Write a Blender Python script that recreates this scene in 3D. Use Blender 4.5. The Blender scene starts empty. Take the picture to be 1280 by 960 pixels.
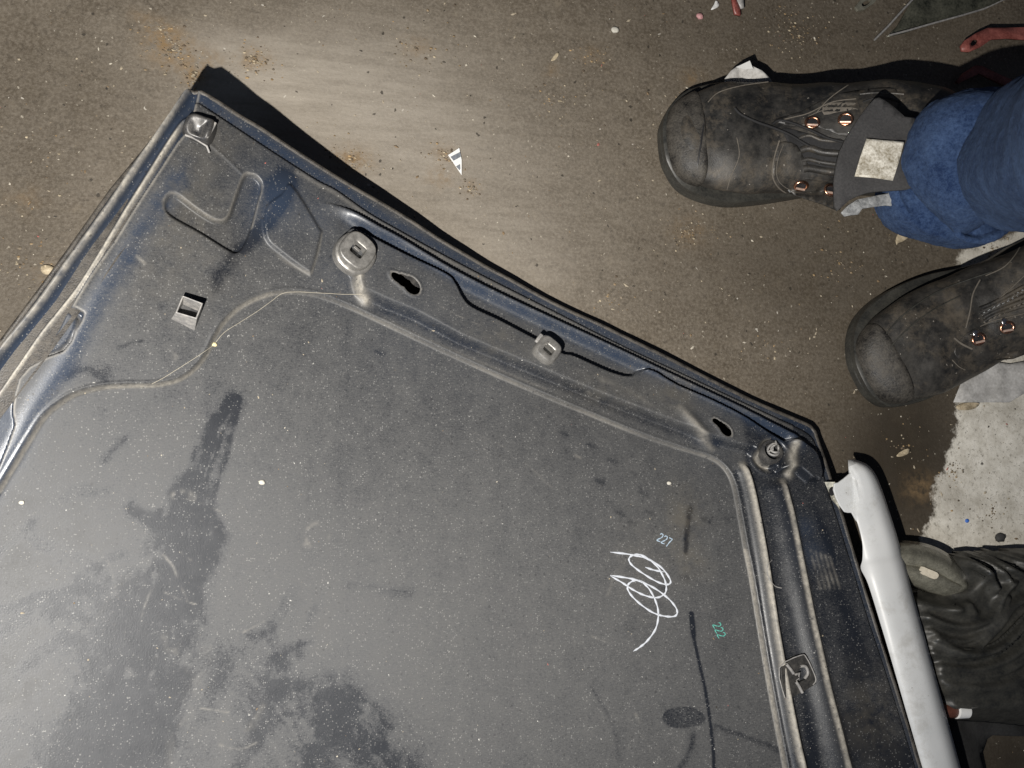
import bpy, bmesh, math, random
import numpy as np
from mathutils import Vector, Matrix, Euler, noise as mnoise
from mathutils.bvhtree import BVHTree
from mathutils.geometry import delaunay_2d_cdt

random.seed(7); rng = np.random.default_rng(7)
scene = bpy.context.scene
col = scene.collection

# ------------------------------------------------------------------ camera, world, lights
F = 1229.0; CX, CY = 640.0, 480.0
CAMZ = 0.90
RX, RY = math.radians(7.4), math.radians(-14.1)
cam_d = bpy.data.cameras.new('camera'); cam = bpy.data.objects.new('camera', cam_d); col.objects.link(cam)
cam.location = (0, 0, CAMZ); cam.rotation_euler = Euler((RX, RY, 0), 'XYZ')
cam_d.sensor_width = 36; cam_d.lens = 36*F/1280; cam_d.clip_start = .02; cam_d.clip_end = 50
scene.camera = cam
scene.render.resolution_x = 1024; scene.render.resolution_y = 768

world = bpy.data.worlds.new('World'); scene.world = world; world.use_nodes = True
bg = world.node_tree.nodes['Background']; bg.inputs[0].default_value = (.62, .72, 1.0, 1); bg.inputs[1].default_value = .038

# the torch / flash held just beside the lens
ld = bpy.data.lights.new('flash', 'SPOT'); ld.spot_size = math.radians(118); ld.spot_blend = 1.0; ld.energy = 70.0; ld.shadow_soft_size = .006; ld.color = (1, .95, .88)
lo = bpy.data.objects.new('flash', ld); col.objects.link(lo); lo.location = (-.12, -.16, .87)
lo.rotation_euler = (Vector((.02, .17, 0))-Vector(lo.location)).to_track_quat('-Z', 'Y').to_euler()
# added cool fill light without a seen source, far to the lower left
ad = bpy.data.lights.new('cool_fill', 'AREA'); ad.energy = 9; ad.shape = 'RECTANGLE'; ad.size = 1.6; ad.size_y = 1.2; ad.color = (.55, .72, 1)
ao = bpy.data.objects.new('cool_fill', ad); col.objects.link(ao); ao.location = (-1.3, -1.5, 2.0)
ao.rotation_euler = (Vector((0, 0, 0))-Vector(ao.location)).to_track_quat('-Z', 'Y').to_euler()

vs = scene.view_settings; vs.view_transform = 'Standard'; vs.look = 'None'; vs.exposure = 0; vs.gamma = 1

# ------------------------------------------------------------------ helpers
ROT = np.array(Euler((RX, RY, 0), 'XYZ').to_matrix())
def ray(px, py):
    px = np.asarray(px, float); py = np.asarray(py, float)
    d = np.stack([(px-CX)/F, -(py-CY)/F, -np.ones_like(px)], -1)
    return d @ ROT.T
def P(px, py, z=0.0):
    """the place at height z seen at that spot of the photograph"""
    d = ray(px, py); t = (z-CAMZ)/d[..., 2]
    return np.stack([d[..., 0]*t, d[..., 1]*t, np.broadcast_to(z, np.shape(t))+0.0*t], -1)
def V(px, py, z=0.0): return Vector(P(px, py, z).tolist())

# the sagging base surface of the panel, z as a smooth function of x, y
CP = [(1015,540,.014),(860,463,.012),(700,385,.013),(590,325,.018),(500,265,.032),(400,208,.055),(320,160,.083),(240,112,.122),(120,270,.115),(0,430,.125),(0,640,.112),(-20,930,.088),(-140,1080,.112),
      (150,560,.082),(300,800,.052),(200,960,.058),(640,960,.05),(640,600,.04),(900,620,.035),(1060,700,.052),(1150,960,.078),(950,960,.055),(1195,1085,.085),(350,350,.08),(480,500,.055),(640,1085,.055)]
def feats(x, y): return np.stack([np.ones_like(x), x, y, x*x, x*y, y*y, x**3, x*x*y, x*y*y, y**3], -1)
_cp = np.array(CP, float); _p = P(_cp[:, 0], _cp[:, 1], _cp[:, 2])
_A = feats(_p[:, 0], _p[:, 1]); _c = np.linalg.lstsq(_A.T@_A+1e-5*np.eye(10), _A.T@_p[:, 2], rcond=None)[0]
def zb(x, y):
    q = feats(np.asarray(x, float), np.asarray(y, float)) @ _c-.013; return .013+.5*(q+np.sqrt(q*q+.00004))
def W(pts, lift=0.0):
    """photo spots -> x, y on the panel"""
    pts = np.asarray(pts, float).reshape(-1, 2)
    z = np.full(len(pts), .06)
    for _ in range(12):
        p = P(pts[:, 0], pts[:, 1], z+lift); z = zb(p[:, 0], p[:, 1])
    return p[:, :2]
def smooth(pts, n=6, closed=False):
    p = np.asarray(pts, float); out = []
    N = len(p); rngN = N if closed else N-1
    for i in range(rngN):
        if closed: a, b, c, d = p[i-1], p[i], p[(i+1) % N], p[(i+2) % N]
        else: a, b, c, d = p[max(i-1, 0)], p[i], p[i+1], p[min(i+2, N-1)]
        for k in range(n):
            t = k/n
            out.append(.5*((2*b)+(-a+c)*t+(2*a-5*b+4*c-d)*t*t+(-a+3*b-3*c+d)*t**3))
    if not closed: out.append(p[-1])
    return np.array(out)

def crisp(o, deg=38):
    o.data.set_sharp_from_angle(angle=math.radians(deg)); return o
def new_obj(name, mesh, parent=None, mat=None):
    o = bpy.data.objects.new(name, mesh); col.objects.link(o)
    if mat:
        for m in (mat if isinstance(mat, (list, tuple)) else [mat]): mesh.materials.append(m)
    if parent is not None: o.parent = parent
    return o
def tag(o, label=None, cat=None, group=None, kind=None):
    if label: o['label'] = label
    if cat: o['category'] = cat
    if group: o['group'] = group
    if kind: o['kind'] = kind
    return o
def empty(name, loc, label, cat, group=None):
    o = bpy.data.objects.new(name, None); col.objects.link(o); o.empty_display_size = .02
    return tag(o, label, cat, group)          # kept at the origin; parts are built in world units
def pydata(name, v, f, parent=None, mat=None, shade=True):
    m = bpy.data.meshes.new(name); m.from_pydata([tuple(map(float, q)) for q in v], [], [tuple(map(int, q)) for q in f]); m.update()
    if shade: m.shade_smooth()
    return new_obj(name, m, parent, mat)
def mod(o, typ, **kw):
    m = o.modifiers.new(typ.lower(), typ)
    for k, v in kw.items(): setattr(m, k, v)
    return m
def fbm(p, s, o=3):
    return mnoise.fractal(Vector(p)*s, 1.0, 2.0, o)

# ------------------------------------------------------------------ materials
class NT:
    def __init__(self, name):
        self.m = bpy.data.materials.new(name); self.m.use_nodes = True
        self.t = self.m.node_tree; self.n = self.t.nodes; self.l = self.t.links
        self.b = self.n['Principled BSDF']; self.out = self.n['Material Output']
        self.tc = self.n.new('ShaderNodeTexCoord').outputs['Object']
    def put(self, v, s):
        if hasattr(v, 'links') or hasattr(v, 'is_linked'): self.l.new(v, s)
        elif isinstance(v, (tuple, list)): s.default_value = (*v, 1) if len(v) == 3 and s.type == 'RGBA' else v
        else: s.default_value = v
    def noise(self, scale, detail=4, rough=.6, vec=None, dist=0, stretch=None):
        vec = vec or self.tc
        if stretch:
            mp = self.n.new('ShaderNodeMapping'); self.l.new(vec, mp.inputs[0])
            mp.inputs['Rotation'].default_value = (0, 0, stretch[1]); mp.inputs['Scale'].default_value = (1, stretch[0], 1); vec = mp.outputs[0]
        x = self.n.new('ShaderNodeTexNoise'); self.l.new(vec, x.inputs['Vector'])
        x.inputs['Scale'].default_value = scale; x.inputs['Detail'].default_value = detail; x.inputs['Roughness'].default_value = rough; x.inputs['Distortion'].default_value = dist
        return x.outputs[0]
    def vor(self, scale, out=0, feature='F1', vec=None):
        x = self.n.new('ShaderNodeTexVoronoi'); x.feature = feature; self.l.new(vec or self.tc, x.inputs['Vector']); x.inputs['Scale'].default_value = scale
        return x.outputs[out]
    def attr(self, name):
        x = self.n.new('ShaderNodeAttribute'); x.attribute_name = name; return x.outputs['Fac']
    def attrc(self, name):
        x = self.n.new('ShaderNodeAttribute'); x.attribute_name = name; return x.outputs['Color']
    def math(self, op, a, b=0.0, c=None, clamp=False):
        x = self.n.new('ShaderNodeMath'); x.operation = op; x.use_clamp = clamp
        self.put(a, x.inputs[0]); self.put(b, x.inputs[1])
        if c is not None: self.put(c, x.inputs[2])
        return x.outputs[0]
    def rng(self, v, a, b, c=0.0, d=1.0, sm=False):
        x = self.n.new('ShaderNodeMapRange'); x.clamp = True
        if sm: x.interpolation_type = 'SMOOTHSTEP'
        self.put(v, x.inputs[0])
        for i, q in enumerate((a, b, c, d)): x.inputs[i+1].default_value = q
        return x.outputs[0]
    def mix(self, f, a, b):
        x = self.n.new('ShaderNodeMix'); x.data_type = 'RGBA'
        self.put(f, x.inputs[0]); self.put(a, x.inputs[6]); self.put(b, x.inputs[7]); return x.outputs[2]
    def sepz(self):
        x = self.n.new('ShaderNodeSeparateColor'); return x
    def bump(self, h, strength=.3, dist=.001, nrm=None):
        x = self.n.new('ShaderNodeBump'); x.inputs['Strength'].default_value = strength; x.inputs['Distance'].default_value = dist
        self.l.new(h, x.inputs['Height'])
        if nrm: self.l.new(nrm, x.inputs['Normal'])
        return x.outputs[0]
    def specks(self, scale, radius, share):
        """small flecks: some voronoi cells carry a dot"""
        warp = self.n.new('ShaderNodeVectorMath'); warp.operation = 'MULTIPLY_ADD'
        nz = self.n.new('ShaderNodeTexNoise'); nz.inputs['Scale'].default_value = scale*1.7; self.l.new(self.tc, nz.inputs['Vector'])
        self.l.new(nz.outputs['Color'], warp.inputs[0]); k = .8/scale; warp.inputs[1].default_value = (k, k, k); self.l.new(self.tc, warp.inputs[2])
        x = self.n.new('ShaderNodeTexVoronoi'); self.l.new(warp.outputs[0], x.inputs['Vector']); x.inputs['Scale'].default_value = scale
        s = self.n.new('ShaderNodeSeparateColor'); self.l.new(x.outputs['Color'], s.inputs[0])
        r = self.math('MULTIPLY', s.outputs[1], radius)
        near = self.math('LESS_THAN', x.outputs['Distance'], r)
        on = self.math('LESS_THAN', s.outputs[0], share)
        return self.math('MULTIPLY', near, on), s.outputs[2]
    def set(self, base=None, rough=None, metal=None, nrm=None, spec=None, coat=None):
        for v, k in ((base, 'Base Color'), (rough, 'Roughness'), (metal, 'Metallic'), (nrm, 'Normal'), (spec, 'Specular IOR Level'), (coat, 'Coat Weight')):
            if v is not None: self.put(v, self.b.inputs[k])
        return self.m

def mat_simple(name, base, rough=.5, metal=0, vary=.25, scale=80, bump=.2, bd=.0006, tint=None, spec=None):
    t = NT(name); n = t.noise(scale, 5, .65); n2 = t.noise(scale*7, 3, .6)
    k = t.math('ADD', t.math('MULTIPLY', n, .6), t.math('MULTIPLY', n2, .4))
    dark = tuple(c*(1-vary) for c in base); lite = tint or tuple(min(1, c*(1+vary)) for c in base)
    return t.set(t.mix(t.rng(k, .35, .65), dark, lite), t.rng(n, .3, .7, max(rough-.12, .02), min(rough+.12, 1)), metal, t.bump(k, bump, bd), spec)

# panel: glossy blue-black paint under a film of grey dust, tan for ridge dust and some painted lit edges
def make_panel_mat():
    t = NT('dusty_black_paint')
    d = t.attr('dust'); tn = t.attr('tan'); br = t.attr('brown')
    big = t.noise(9, 5, .6); mid = t.noise(70, 4, .65); fine = t.noise(900, 3, .7); streak = t.noise(60, 5, .7, stretch=(.12, math.radians(-62)))
    e = t.math('ADD', d, t.math('MULTIPLY', t.math('SUBTRACT', big, .5), .35))
    e = t.math('ADD', e, t.math('MULTIPLY', t.math('SUBTRACT', mid, .5), .45))
    e = t.math('ADD', e, t.math('MULTIPLY', t.math('SUBTRACT', streak, .5), .35))
    e = t.math('ADD', e, t.math('MULTIPLY', t.math('SUBTRACT', fine, .5), 1.1))
    fl = t.noise(330, 4, .75, stretch=(3.2, math.radians(-12)))
    e = t.math('ADD', e, t.math('MULTIPLY', t.math('SUBTRACT', fl, .5), 1.1), clamp=True)
    PAINT_REFL = t.mix(t.attr('blue'), (.011, .013, .018), (.026, .037, .060))  # bluish reflections painted into the paint colour
    c = t.mix(e, PAINT_REFL, (.092, .090, .087))
    c = t.mix(t.math('MULTIPLY', br, t.rng(mid, .3, .6), clamp=True), c, (.095, .084, .066))
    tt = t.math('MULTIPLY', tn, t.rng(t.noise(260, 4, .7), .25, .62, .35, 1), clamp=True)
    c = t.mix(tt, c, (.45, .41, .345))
    s1, r1 = t.specks(620, .42, .50); s2, r2 = t.specks(230, .15, .09)
    s1 = t.math('MULTIPLY', s1, t.rng(mid, .38, .6, .15, .8))
    c = t.mix(s1, c, (.20, .195, .185)); c = t.mix(t.math('MULTIPLY', s2, t.math('MULTIPLY', r2, .9)), c, (.62, .60, .55))
    s3, r3 = t.specks(260, .3, .25); c = t.mix(t.math('MULTIPLY', s3, .6), c, (.02, .02, .022))
    ro = t.math('ADD', t.rng(e, .0, .9, .32, .70), t.math('MULTIPLY', tt, .3))
    ro = t.math('ADD', ro, t.math('MULTIPLY', t.math('SUBTRACT', mid, .5), .12))
    hb = t.math('ADD', t.math('MULTIPLY', fine, .5), s1)
    t.b.inputs['Coat Weight'].default_value = .12; t.b.inputs['Coat Roughness'].default_value = .33; t.b.inputs['Coat Tint'].default_value = (.66, .83, 1, 1)  # blue tint put into the coat to cool the glare
    return t.set(c, ro, 0, t.bump(hb, .35, .0004), .5)
M_panel = make_panel_mat()

def make_floor_mat():
    t = NT('grimy_concrete')
    sd = t.attr('bare'); ru = t.attr('rust'); pa = t.attr('pale')
    big = t.noise(4.5, 5, .6); mid = t.noise(28, 6, .62); fine = t.noise(330, 5, .75); streak = t.noise(16, 7, .72, stretch=(7, math.radians(8)))
    k = t.math('ADD', t.math('MULTIPLY', big, .35), t.math('MULTIPLY', mid, .35)); k = t.math('ADD', k, t.math('MULTIPLY', streak, .30))
    grime = t.mix(t.rng(k, .38, .62), (.078, .063, .045), (.135, .113, .085))
    grime = t.mix(t.rng(fine, .42, .70, 0, .75), grime, (.235, .205, .165))
    grime = t.mix(t.rng(t.noise(150, 5, .8), .53, .66, 0, .75), grime, (.042, .034, .025))
    grime = t.mix(t.rng(t.noise(75, 6, .8), .57, .68, 0, .55), grime, (.26, .22, .165))
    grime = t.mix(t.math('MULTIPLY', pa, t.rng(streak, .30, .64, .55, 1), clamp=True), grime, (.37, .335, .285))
    dark_area = t.math('MULTIPLY', t.attr('dark_area'), t.rng(mid, .25, .75, .7, 1.1), clamp=True)
    grime = t.mix(dark_area, grime, (.040, .032, .022))
    rn = t.math('MULTIPLY', ru, t.rng(t.noise(95, 5, .7), .38, .6), clamp=True)
    grime = t.mix(rn, grime, (.20, .135, .070))
    conc = t.mix(t.rng(t.noise(60, 6, .75), .35, .65), (.54, .51, .44), (.84, .81, .73))
    conc = t.mix(t.rng(t.noise(210, 4, .8), .56, .66, 0, .7), conc, (.17, .15, .12))
    conc = t.mix(t.rng(t.noise(120, 6, .85), .60, .68, 0, .8), conc, (.10, .088, .07)); conc = t.mix(t.rng(t.noise(12, 4, .6), .5, .7, 0, .5), conc, (.25, .225, .18))
    edge = t.math('ADD', sd, t.math('MULTIPLY', t.math('SUBTRACT', t.noise(60, 6, .7), .5), .028))
    edge = t.math('ADD', edge, t.math('MULTIPLY', t.math('SUBTRACT', t.noise(400, 3, .7), .5), .008))
    m = t.rng(edge, -.002, .0035)
    c = t.mix(m, grime, conc)
    s1, r1 = t.specks(230, .26, .16); s2, r2 = t.specks(90, .12, .14); s3, r3 = t.specks(150, .25, .12)
    c = t.mix(t.math('MULTIPLY', s1, r1), c, (.48, .44, .36)); c = t.mix(t.math('MULTIPLY', s2, .8), c, (.50, .47, .41)); c = t.mix(t.math('MULTIPLY', s3, .8), c, (.03, .026, .02))
    h = t.math('ADD', t.math('MULTIPLY', fine, .6), t.math('MULTIPLY', mid, 1.2)); h = t.math('ADD', h, s1)
    ro = t.math('ADD', t.rng(mid, .3, .7, .42, .68), t.math('MULTIPLY', m, .25))
    return t.set(c, ro, 0, t.bump(h, .55, .0012), .45)
M_floor = make_floor_mat()

M_plastic = mat_simple('grey_metal_clip', (.33, .32, .30), .36, .6, .3, 200, .2, .0003)
M_bracket = mat_simple('scuffed_grey_plastic', (.23, .23, .235), .42, 0, .3, 260, .3, .0003, tint=(.40, .385, .36))
M_dark = mat_simple('black_plastic', (.018, .018, .02), .45, 0, .4, 150)
M_skin = mat_simple('dirty_dark_blue_paint', (.020, .024, .034), .38, 0, .5, 140, .3, .0005, tint=(.10, .095, .088))
M_hem = mat_simple('dark_grimy_hem', (.022, .022, .024), .5, 0, .5, 130, .5, .001, tint=(.085, .075, .062))
M_rim = mat_simple('dusty_rim', (.10, .095, .085), .7, 0, .5, 130, .5, .001, tint=(.26, .235, .195))
M_chalk = mat_simple('white_marker', (.52, .55, .60), .7, 0, .12, 400, .3)
M_chalkb = mat_simple('pale_blue_marker', (.36, .46, .56), .7, 0, .15, 400)
M_chalkg = mat_simple('green_marker', (.10, .42, .35), .7, 0, .15, 400)
M_white = mat_simple('scratched_white_plastic', (.60, .615, .625), .38, 0, .06, 25, .05, .0004)
M_copper = mat_simple('worn_copper', (.62, .34, .22), .25, 1, .2, 300)
M_steel = mat_simple('bright_steel', (.72, .70, .70), .25, 1, .15, 300)
M_paper = mat_simple('dirty_paper', (.40, .39, .37), .85, 0, .25, 45, .5, .001, tint=(.62, .61, .59))
M_paperw = mat_simple('white_paper', (.78, .78, .76), .8, 0, .06, 60, .2)
M_label = mat_simple('soiled_white_label', (.28, .23, .14), .85, 0, .3, 70, .8, .001, tint=(.86, .83, .74))
M_fleece = mat_simple('frayed_grey_lining', (.22, .23, .24), .95, 0, .4, 300, 1, .001, tint=(.42, .43, .43))
M_leaf = mat_simple('dry_leaf', (.34, .27, .17), .7, 0, .25, 120, .5, tint=(.60, .51, .36))
M_red = mat_simple('red_paint', (.20, .045, .035), .42, 0, .4, 70, .4, .0006, tint=(.36, .12, .10))
M_green = mat_simple('dark_green_metal', (.035, .042, .032), .35, .3, .6, 60, .4, .0006, tint=(.13, .13, .10))
M_rubber = mat_simple('black_rubber', (.030, .031, .030), .46, 0, .35, 60, .35, .0005, tint=(.056, .054, .046))
M_horn = mat_simple('grey_translucent_plastic', (.16, .155, .125), .22, .25, .3, 90, .15, .0004, tint=(.30, .29, .235))
M_brown = mat_simple('brown_tube', (.12, .045, .03), .5)
M_soot = mat_simple('dark_cloth', (.018, .018, .018), .9, 0, .4, 50, .6, .002)

def make_leather():
    t = NT('dusty_black_leather')
    b = t.noise(14, 7, .72, dist=.4); m = t.noise(120, 5, .7); f = t.noise(700, 3, .7)
    k = t.math('ADD', t.math('MULTIPLY', b, .6), t.math('MULTIPLY', m, .4))
    c = t.mix(t.rng(k, .38, .64), (.009, .0095, .010), (.055, .051, .045))
    c = t.mix(t.rng(t.noise(20, 6, .8), .50, .66, 0, .75), c, (.115, .096, .072))
    c = t.mix(t.rng(t.noise(90, 6, .85), .58, .70, 0, .6), c, (.008, .008, .009))
    s, r = t.specks(300, .25, .1); c = t.mix(t.math('MULTIPLY', s, .6), c, (.35, .32, .28))
    h = t.math('ADD', t.math('MULTIPLY', m, 1), t.math('MULTIPLY', f, .4))
    return t.set(c, t.rng(k, .4, .65, .36, .62), 0, t.bump(h, .4, .0008), .5)
M_leather = make_leather()
def make_cloth():
    t = NT('blue_fleece')
    b = t.noise(40, 5, .7); f = t.noise(300, 5, .85); g = t.noise(1300, 2, .7)
    k = t.math('ADD', t.math('MULTIPLY', b, .4), t.math('MULTIPLY', f, .6))
    c = t.mix(t.rng(k, .40, .61), (.010, .024, .072), (.056, .096, .195))
    c = t.mix(t.rng(g, .6, .75, 0, .5), c, (.06, .10, .20))
    m = t.set(c, .95, 0, t.bump(t.math('ADD', f, g), .9, .0012), .15)
    t.b.inputs['Sheen Weight'].default_value = .08; t.b.inputs['Sheen Tint'].default_value = (.4, .55, .8, 1)
    return m
M_cloth = make_cloth()
def make_felt():
    return mat_simple('charcoal_felt', (.040, .040, .042), .95, 0, .3, 500, .8, .0008, tint=(.072, .070, .070))
M_felt = make_felt()

# ------------------------------------------------------------------ floor
def sdf_grid(X, Y, poly, closed=True):
    """signed distance (inside > 0) of every grid point to a closed polygon"""
    D = np.full(X.shape, 9e9); ins = np.zeros(X.shape, bool)
    N = len(poly)
    for i in range(N):
        a = poly[i]; b = poly[(i+1) % N]; e = b-a; L = e@e+1e-18
        tt = np.clip(((X-a[0])*e[0]+(Y-a[1])*e[1])/L, 0, 1)
        D = np.minimum(D, (X-a[0]-tt*e[0])**2+(Y-a[1]-tt*e[1])**2)
        if a[1] != b[1]:
            c = ((a[1] > Y) != (b[1] > Y)) & (X < (b[0]-a[0])*(Y-a[1])/(b[1]-a[1])+a[0]); ins ^= c
    D = np.sqrt(D); return np.where(ins, D, -D)

def build_floor():
    x = np.arange(-1.3, 1.7, .006); y = np.arange(-1.1, 1.5, .006)
    X, Y = np.meshgrid(x, y); nx, ny = len(x), len(y)
    bare = P(*np.array([(1194,500),(1196,540),(1182,575),(1182,592),(1167,602),(1165,625),(1167,640),(1150,670),(1135,730),(1300,860),(1600,900),(1600,150),(1330,255),(1262,296),(1235,302),(1203,313),(1192,330),(1240,350),(1262,400),(1215,470)], float).T, 0.0)[:, :2]
    sd = sdf_grid(X, Y, bare)
    R = np.zeros_like(X)
    for (px, py, r, a) in [(215,62,26,1),(200,40,16,.8),(318,76,16,1),(262,74,12,.7),(246,92,14,1.1),(440,200,20,1),(555,190,14,.6),(550,222,14,.7),(588,234,9,.8),(860,290,22,.5),(1150,610,22,1),(175,20,10,.5),(60,338,12,.5),(740,70,14,.5),(1260,540,20,.4),(520,60,16,.6),(30,250,18,.35),(690,90,10,.5),(865,98,14,.6)]:
        c = P(px, py)[:2]; r = r*.00085
        R += a*np.exp(-(((X-c[0])/r)**2+((Y-c[1])/(r*.75))**2))
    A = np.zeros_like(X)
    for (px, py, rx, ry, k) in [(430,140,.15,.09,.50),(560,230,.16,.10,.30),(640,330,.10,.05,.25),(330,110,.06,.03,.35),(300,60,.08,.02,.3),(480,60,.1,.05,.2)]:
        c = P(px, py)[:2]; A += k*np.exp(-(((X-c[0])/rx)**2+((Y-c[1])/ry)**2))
    K = np.zeros_like(X)
    for (px, py, rx, ry, k) in [(1110,600,.09,.10,.95),(1000,330,.14,.09,.45),(1150,470,.08,.12,.6),(1100,40,.2,.05,.35),(900,60,.12,.06,.2),(1260,950,.08,.05,1.0),(60,160,.12,.1,.25),(20,400,.05,.1,.5)]:  # darker floor patches; the last paints shade along the panel's left edge
        c = P(px, py)[:2]; K += k*np.exp(-(((X-c[0])/rx)**2+((Y-c[1])/ry)**2))
    Z = .0006*np.sin(X*31+np.sin(Y*23))+.0005*np.sin(Y*47+X*11)
    v = np.stack([X, Y, Z], -1).reshape(-1, 3)
    i = np.arange(ny-1)[:, None]*nx+np.arange(nx-1)[None]
    f = np.stack([i, i+1, i+nx+1, i+nx], -1).reshape(-1, 4)
    return mesh_np('floor', v, f, M_floor, {'bare': sd.ravel(), 'rust': R.ravel(), 'pale': A.ravel(), 'dark_area': K.ravel()})
def mesh_np(name, v, f, mat, attrs, parent=None):
    m = bpy.data.meshes.new(name); m.vertices.add(len(v)); m.vertices.foreach_set('co', v.astype(np.float32).ravel())
    k = f.shape[1]; m.loops.add(f.size); m.loops.foreach_set('vertex_index', f.astype(np.int32).ravel())
    m.polygons.add(len(f)); m.polygons.foreach_set('loop_start', np.arange(0, f.size, k, dtype=np.int32))
    try: m.polygons.foreach_set('loop_total', np.full(len(f), k, np.int32))
    except Exception: pass
    m.update(calc_edges=True); m.shade_smooth()
    for a, d in attrs.items():
        at = m.attributes.new(a, 'FLOAT', 'POINT'); at.data.foreach_set('value', d.astype(np.float32))
    return new_obj(name, m, parent, mat)
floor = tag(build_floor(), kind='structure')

# ------------------------------------------------------------------ the car panel
OUT_PX = [(236,109),(262,121),(298,144),(331,164),(395,206),(455,242),(500,268),(545,297),(592,325),(640,351),(700,383),(740,401),(775,418),(850,455),(920,491),(965,512),(1005,529),(1016,537),
          (1021,548),(1035,590),(1054,650),(1070,702),(1080,735),(1102,805),(1126,880),(1151,962),(1189,1085),
          (900,1085),(500,1085),(100,1085),(-140,1085),(-140,820),(-140,610),(0,430),(50,362),(85,315),(100,294),(140,237),(185,181),(212,143),(229,115)]
STEP = .00105
def build_panel():
    out = W(OUT_PX)
    x = np.arange(out[:, 0].min()-.004, out[:, 0].max()+.004, STEP); y = np.arange(out[:, 1].min()-.004, out[:, 1].max()+.004, STEP)
    X, Y = np.meshgrid(x, y); nx, ny = len(x), len(y)
    H = np.full(X.shape, 0.0); D = np.full(X.shape, .62)-.17*np.clip((W([(620, 700)])[0, 0]-X)/.25, 0, 1); T = np.zeros(X.shape); B = np.zeros(X.shape); U = np.zeros(X.shape)
    def win(pts, r):
        a = np.clip(((pts[:, 0].min()-r-x[0])/STEP), 0, nx).astype(int), np.clip(((pts[:, 0].max()+r-x[0])/STEP)+2, 0, nx).astype(int)
        b = np.clip(((pts[:, 1].min()-r-y[0])/STEP), 0, ny).astype(int), np.clip(((pts[:, 1].max()+r-y[0])/STEP)+2, 0, ny).astype(int)
        return slice(b[0], b[1]), slice(a[0], a[1])
    def line(px, r=.03, n=5, lift=0.0, wp=0.0):
        """distance, side (+ left of travel), arc share along a polyline, near it"""
        pts = W(smooth(px, n), lift); S = win(pts, r); xs, ys = X[S], Y[S]
        if wp: xs = xs+wp*warp[0][S]; ys = ys+wp*warp[1][S]
        d = np.full(xs.shape, 9.0); sd = np.zeros(xs.shape); u = np.zeros(xs.shape)
        seg = np.linalg.norm(np.diff(pts, axis=0), axis=1); cum = np.concatenate([[0], np.cumsum(seg)]); tot = cum[-1]
        for i in range(len(pts)-1):
            a, b = pts[i], pts[i+1]; e = b-a; L = seg[i]**2+1e-18
            ws = win(np.array([a, b]), r); s0, s1 = ws
            r0 = slice(max(s0.start-S[0].start, 0), max(s0.stop-S[0].start, 0)); r1 = slice(max(s1.start-S[1].start, 0), max(s1.stop-S[1].start, 0))
            xx, yy = xs[r0, r1], ys[r0, r1]
            if xx.size == 0: continue
            t0 = ((xx-a[0])*e[0]+(yy-a[1])*e[1])/L; t = np.clip(t0, 0, 1)
            dx = xx-a[0]-t*e[0]; dy = yy-a[1]-t*e[1]; q = np.sqrt(dx*dx+dy*dy)
            m = q < d[r0, r1]
            d[r0, r1] = np.where(m, q, d[r0, r1]); sd[r0, r1] = np.where(m, np.sign(e[0]*(yy-a[1])-e[1]*(xx-a[0])), sd[r0, r1])
            u[r0, r1] = np.where(m, (cum[i]+t*seg[i])/tot, u[r0, r1])
        return S, d, sd, u
    def ss(v): v = np.clip(v, 0, 1); return v*v*(3-2*v)
    def region(px, n=4, sm=True, lift=0.0):
        pts = W(smooth(px, n, True) if sm else px, lift); S = win(pts, .03)
        return S, sdf_grid(X[S], Y[S], pts)
    MM = .001
    def vnoise(scale, seed, octs=3):
        g_ = np.random.default_rng(seed); o_ = np.zeros(X.shape); amp = 1.0
        for _ in range(octs):
            n1 = g_.standard_normal((int((x[-1]-x[0])*scale)+4, int((y[-1]-y[0])*scale)+4))
            fx = (x-x[0])*scale; fy = (y-y[0])*scale; i0 = fx.astype(int); j0 = fy.astype(int); tx = fx-i0; ty = fy-j0
            tx = tx*tx*(3-2*tx); ty = ty*ty*(3-2*ty)
            A0 = n1[i0][:, j0]; A1 = n1[i0+1][:, j0]; A2 = n1[i0][:, j0+1]; A3 = n1[i0+1][:, j0+1]
            o_ += amp*((A0*(1-tx[:, None])+A1*tx[:, None])*(1-ty)+(A2*(1-tx[:, None])+A3*tx[:, None])*ty).T
            scale *= 2.1; amp *= .55
        return o_
    WX, WY = X.copy(), Y.copy(); warp = [vnoise(38, 3), vnoise(38, 4)]; grain = vnoise(130, 5, 3); soft = vnoise(25, 8, 3)
    # ---- frame round the sunken middle (inner boundary C)
    C = [(0,615),(22,578),(42,545),(57,522),(75,506),(97,493),(130,485),(160,483),(195,482),(225,475),(248,458),(262,437),(270,420),(282,402),(302,384),(330,371),(358,366),(392,369),(430,382),(465,398),(505,417),(550,438),(605,463),(670,491),(740,520),(800,544),(850,561),(885,572),(903,584),(914,603),(921,635),(930,685),(937,720),(947,780),(958,845),(970,910),(980,962),(1000,1085)]
    Cc = np.vstack([smooth(C, 4), [(1000, 1200), (-200, 1200), (-200, 860), (-90, 740)]])
    cpts = W(Cc); sdC = sdf_grid(X, Y, cpts)      # + inside the middle
    fr = ss((.0008-sdC)/.0022)
    H += 5*MM*fr
    bead = np.exp(-((sdC+.0026)/.0009)**2); H += .7*MM*bead
    S, d, sd, u = line(C, .012)
    T[S] = np.maximum(T[S], np.exp(-(d/.0011)**2)*(.25+.45*(u > .74)+.25*(u < .25)+.10*np.sin(u*60)))
    # ---- plateau that carries the clips (drop to the black step line L3)
    L3 = [(428,300),(437,291),(455,297),(500,320),(553,346),(566,358),(574,374),(586,387),(620,403),(662,425),(680,434),(698,444),(712,447),(755,466),(780,472),(792,466),(806,465),(837,482),(880,501),(920,521),(950,540),(970,552),(986,550),(1010,565),(1018,590)]
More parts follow.
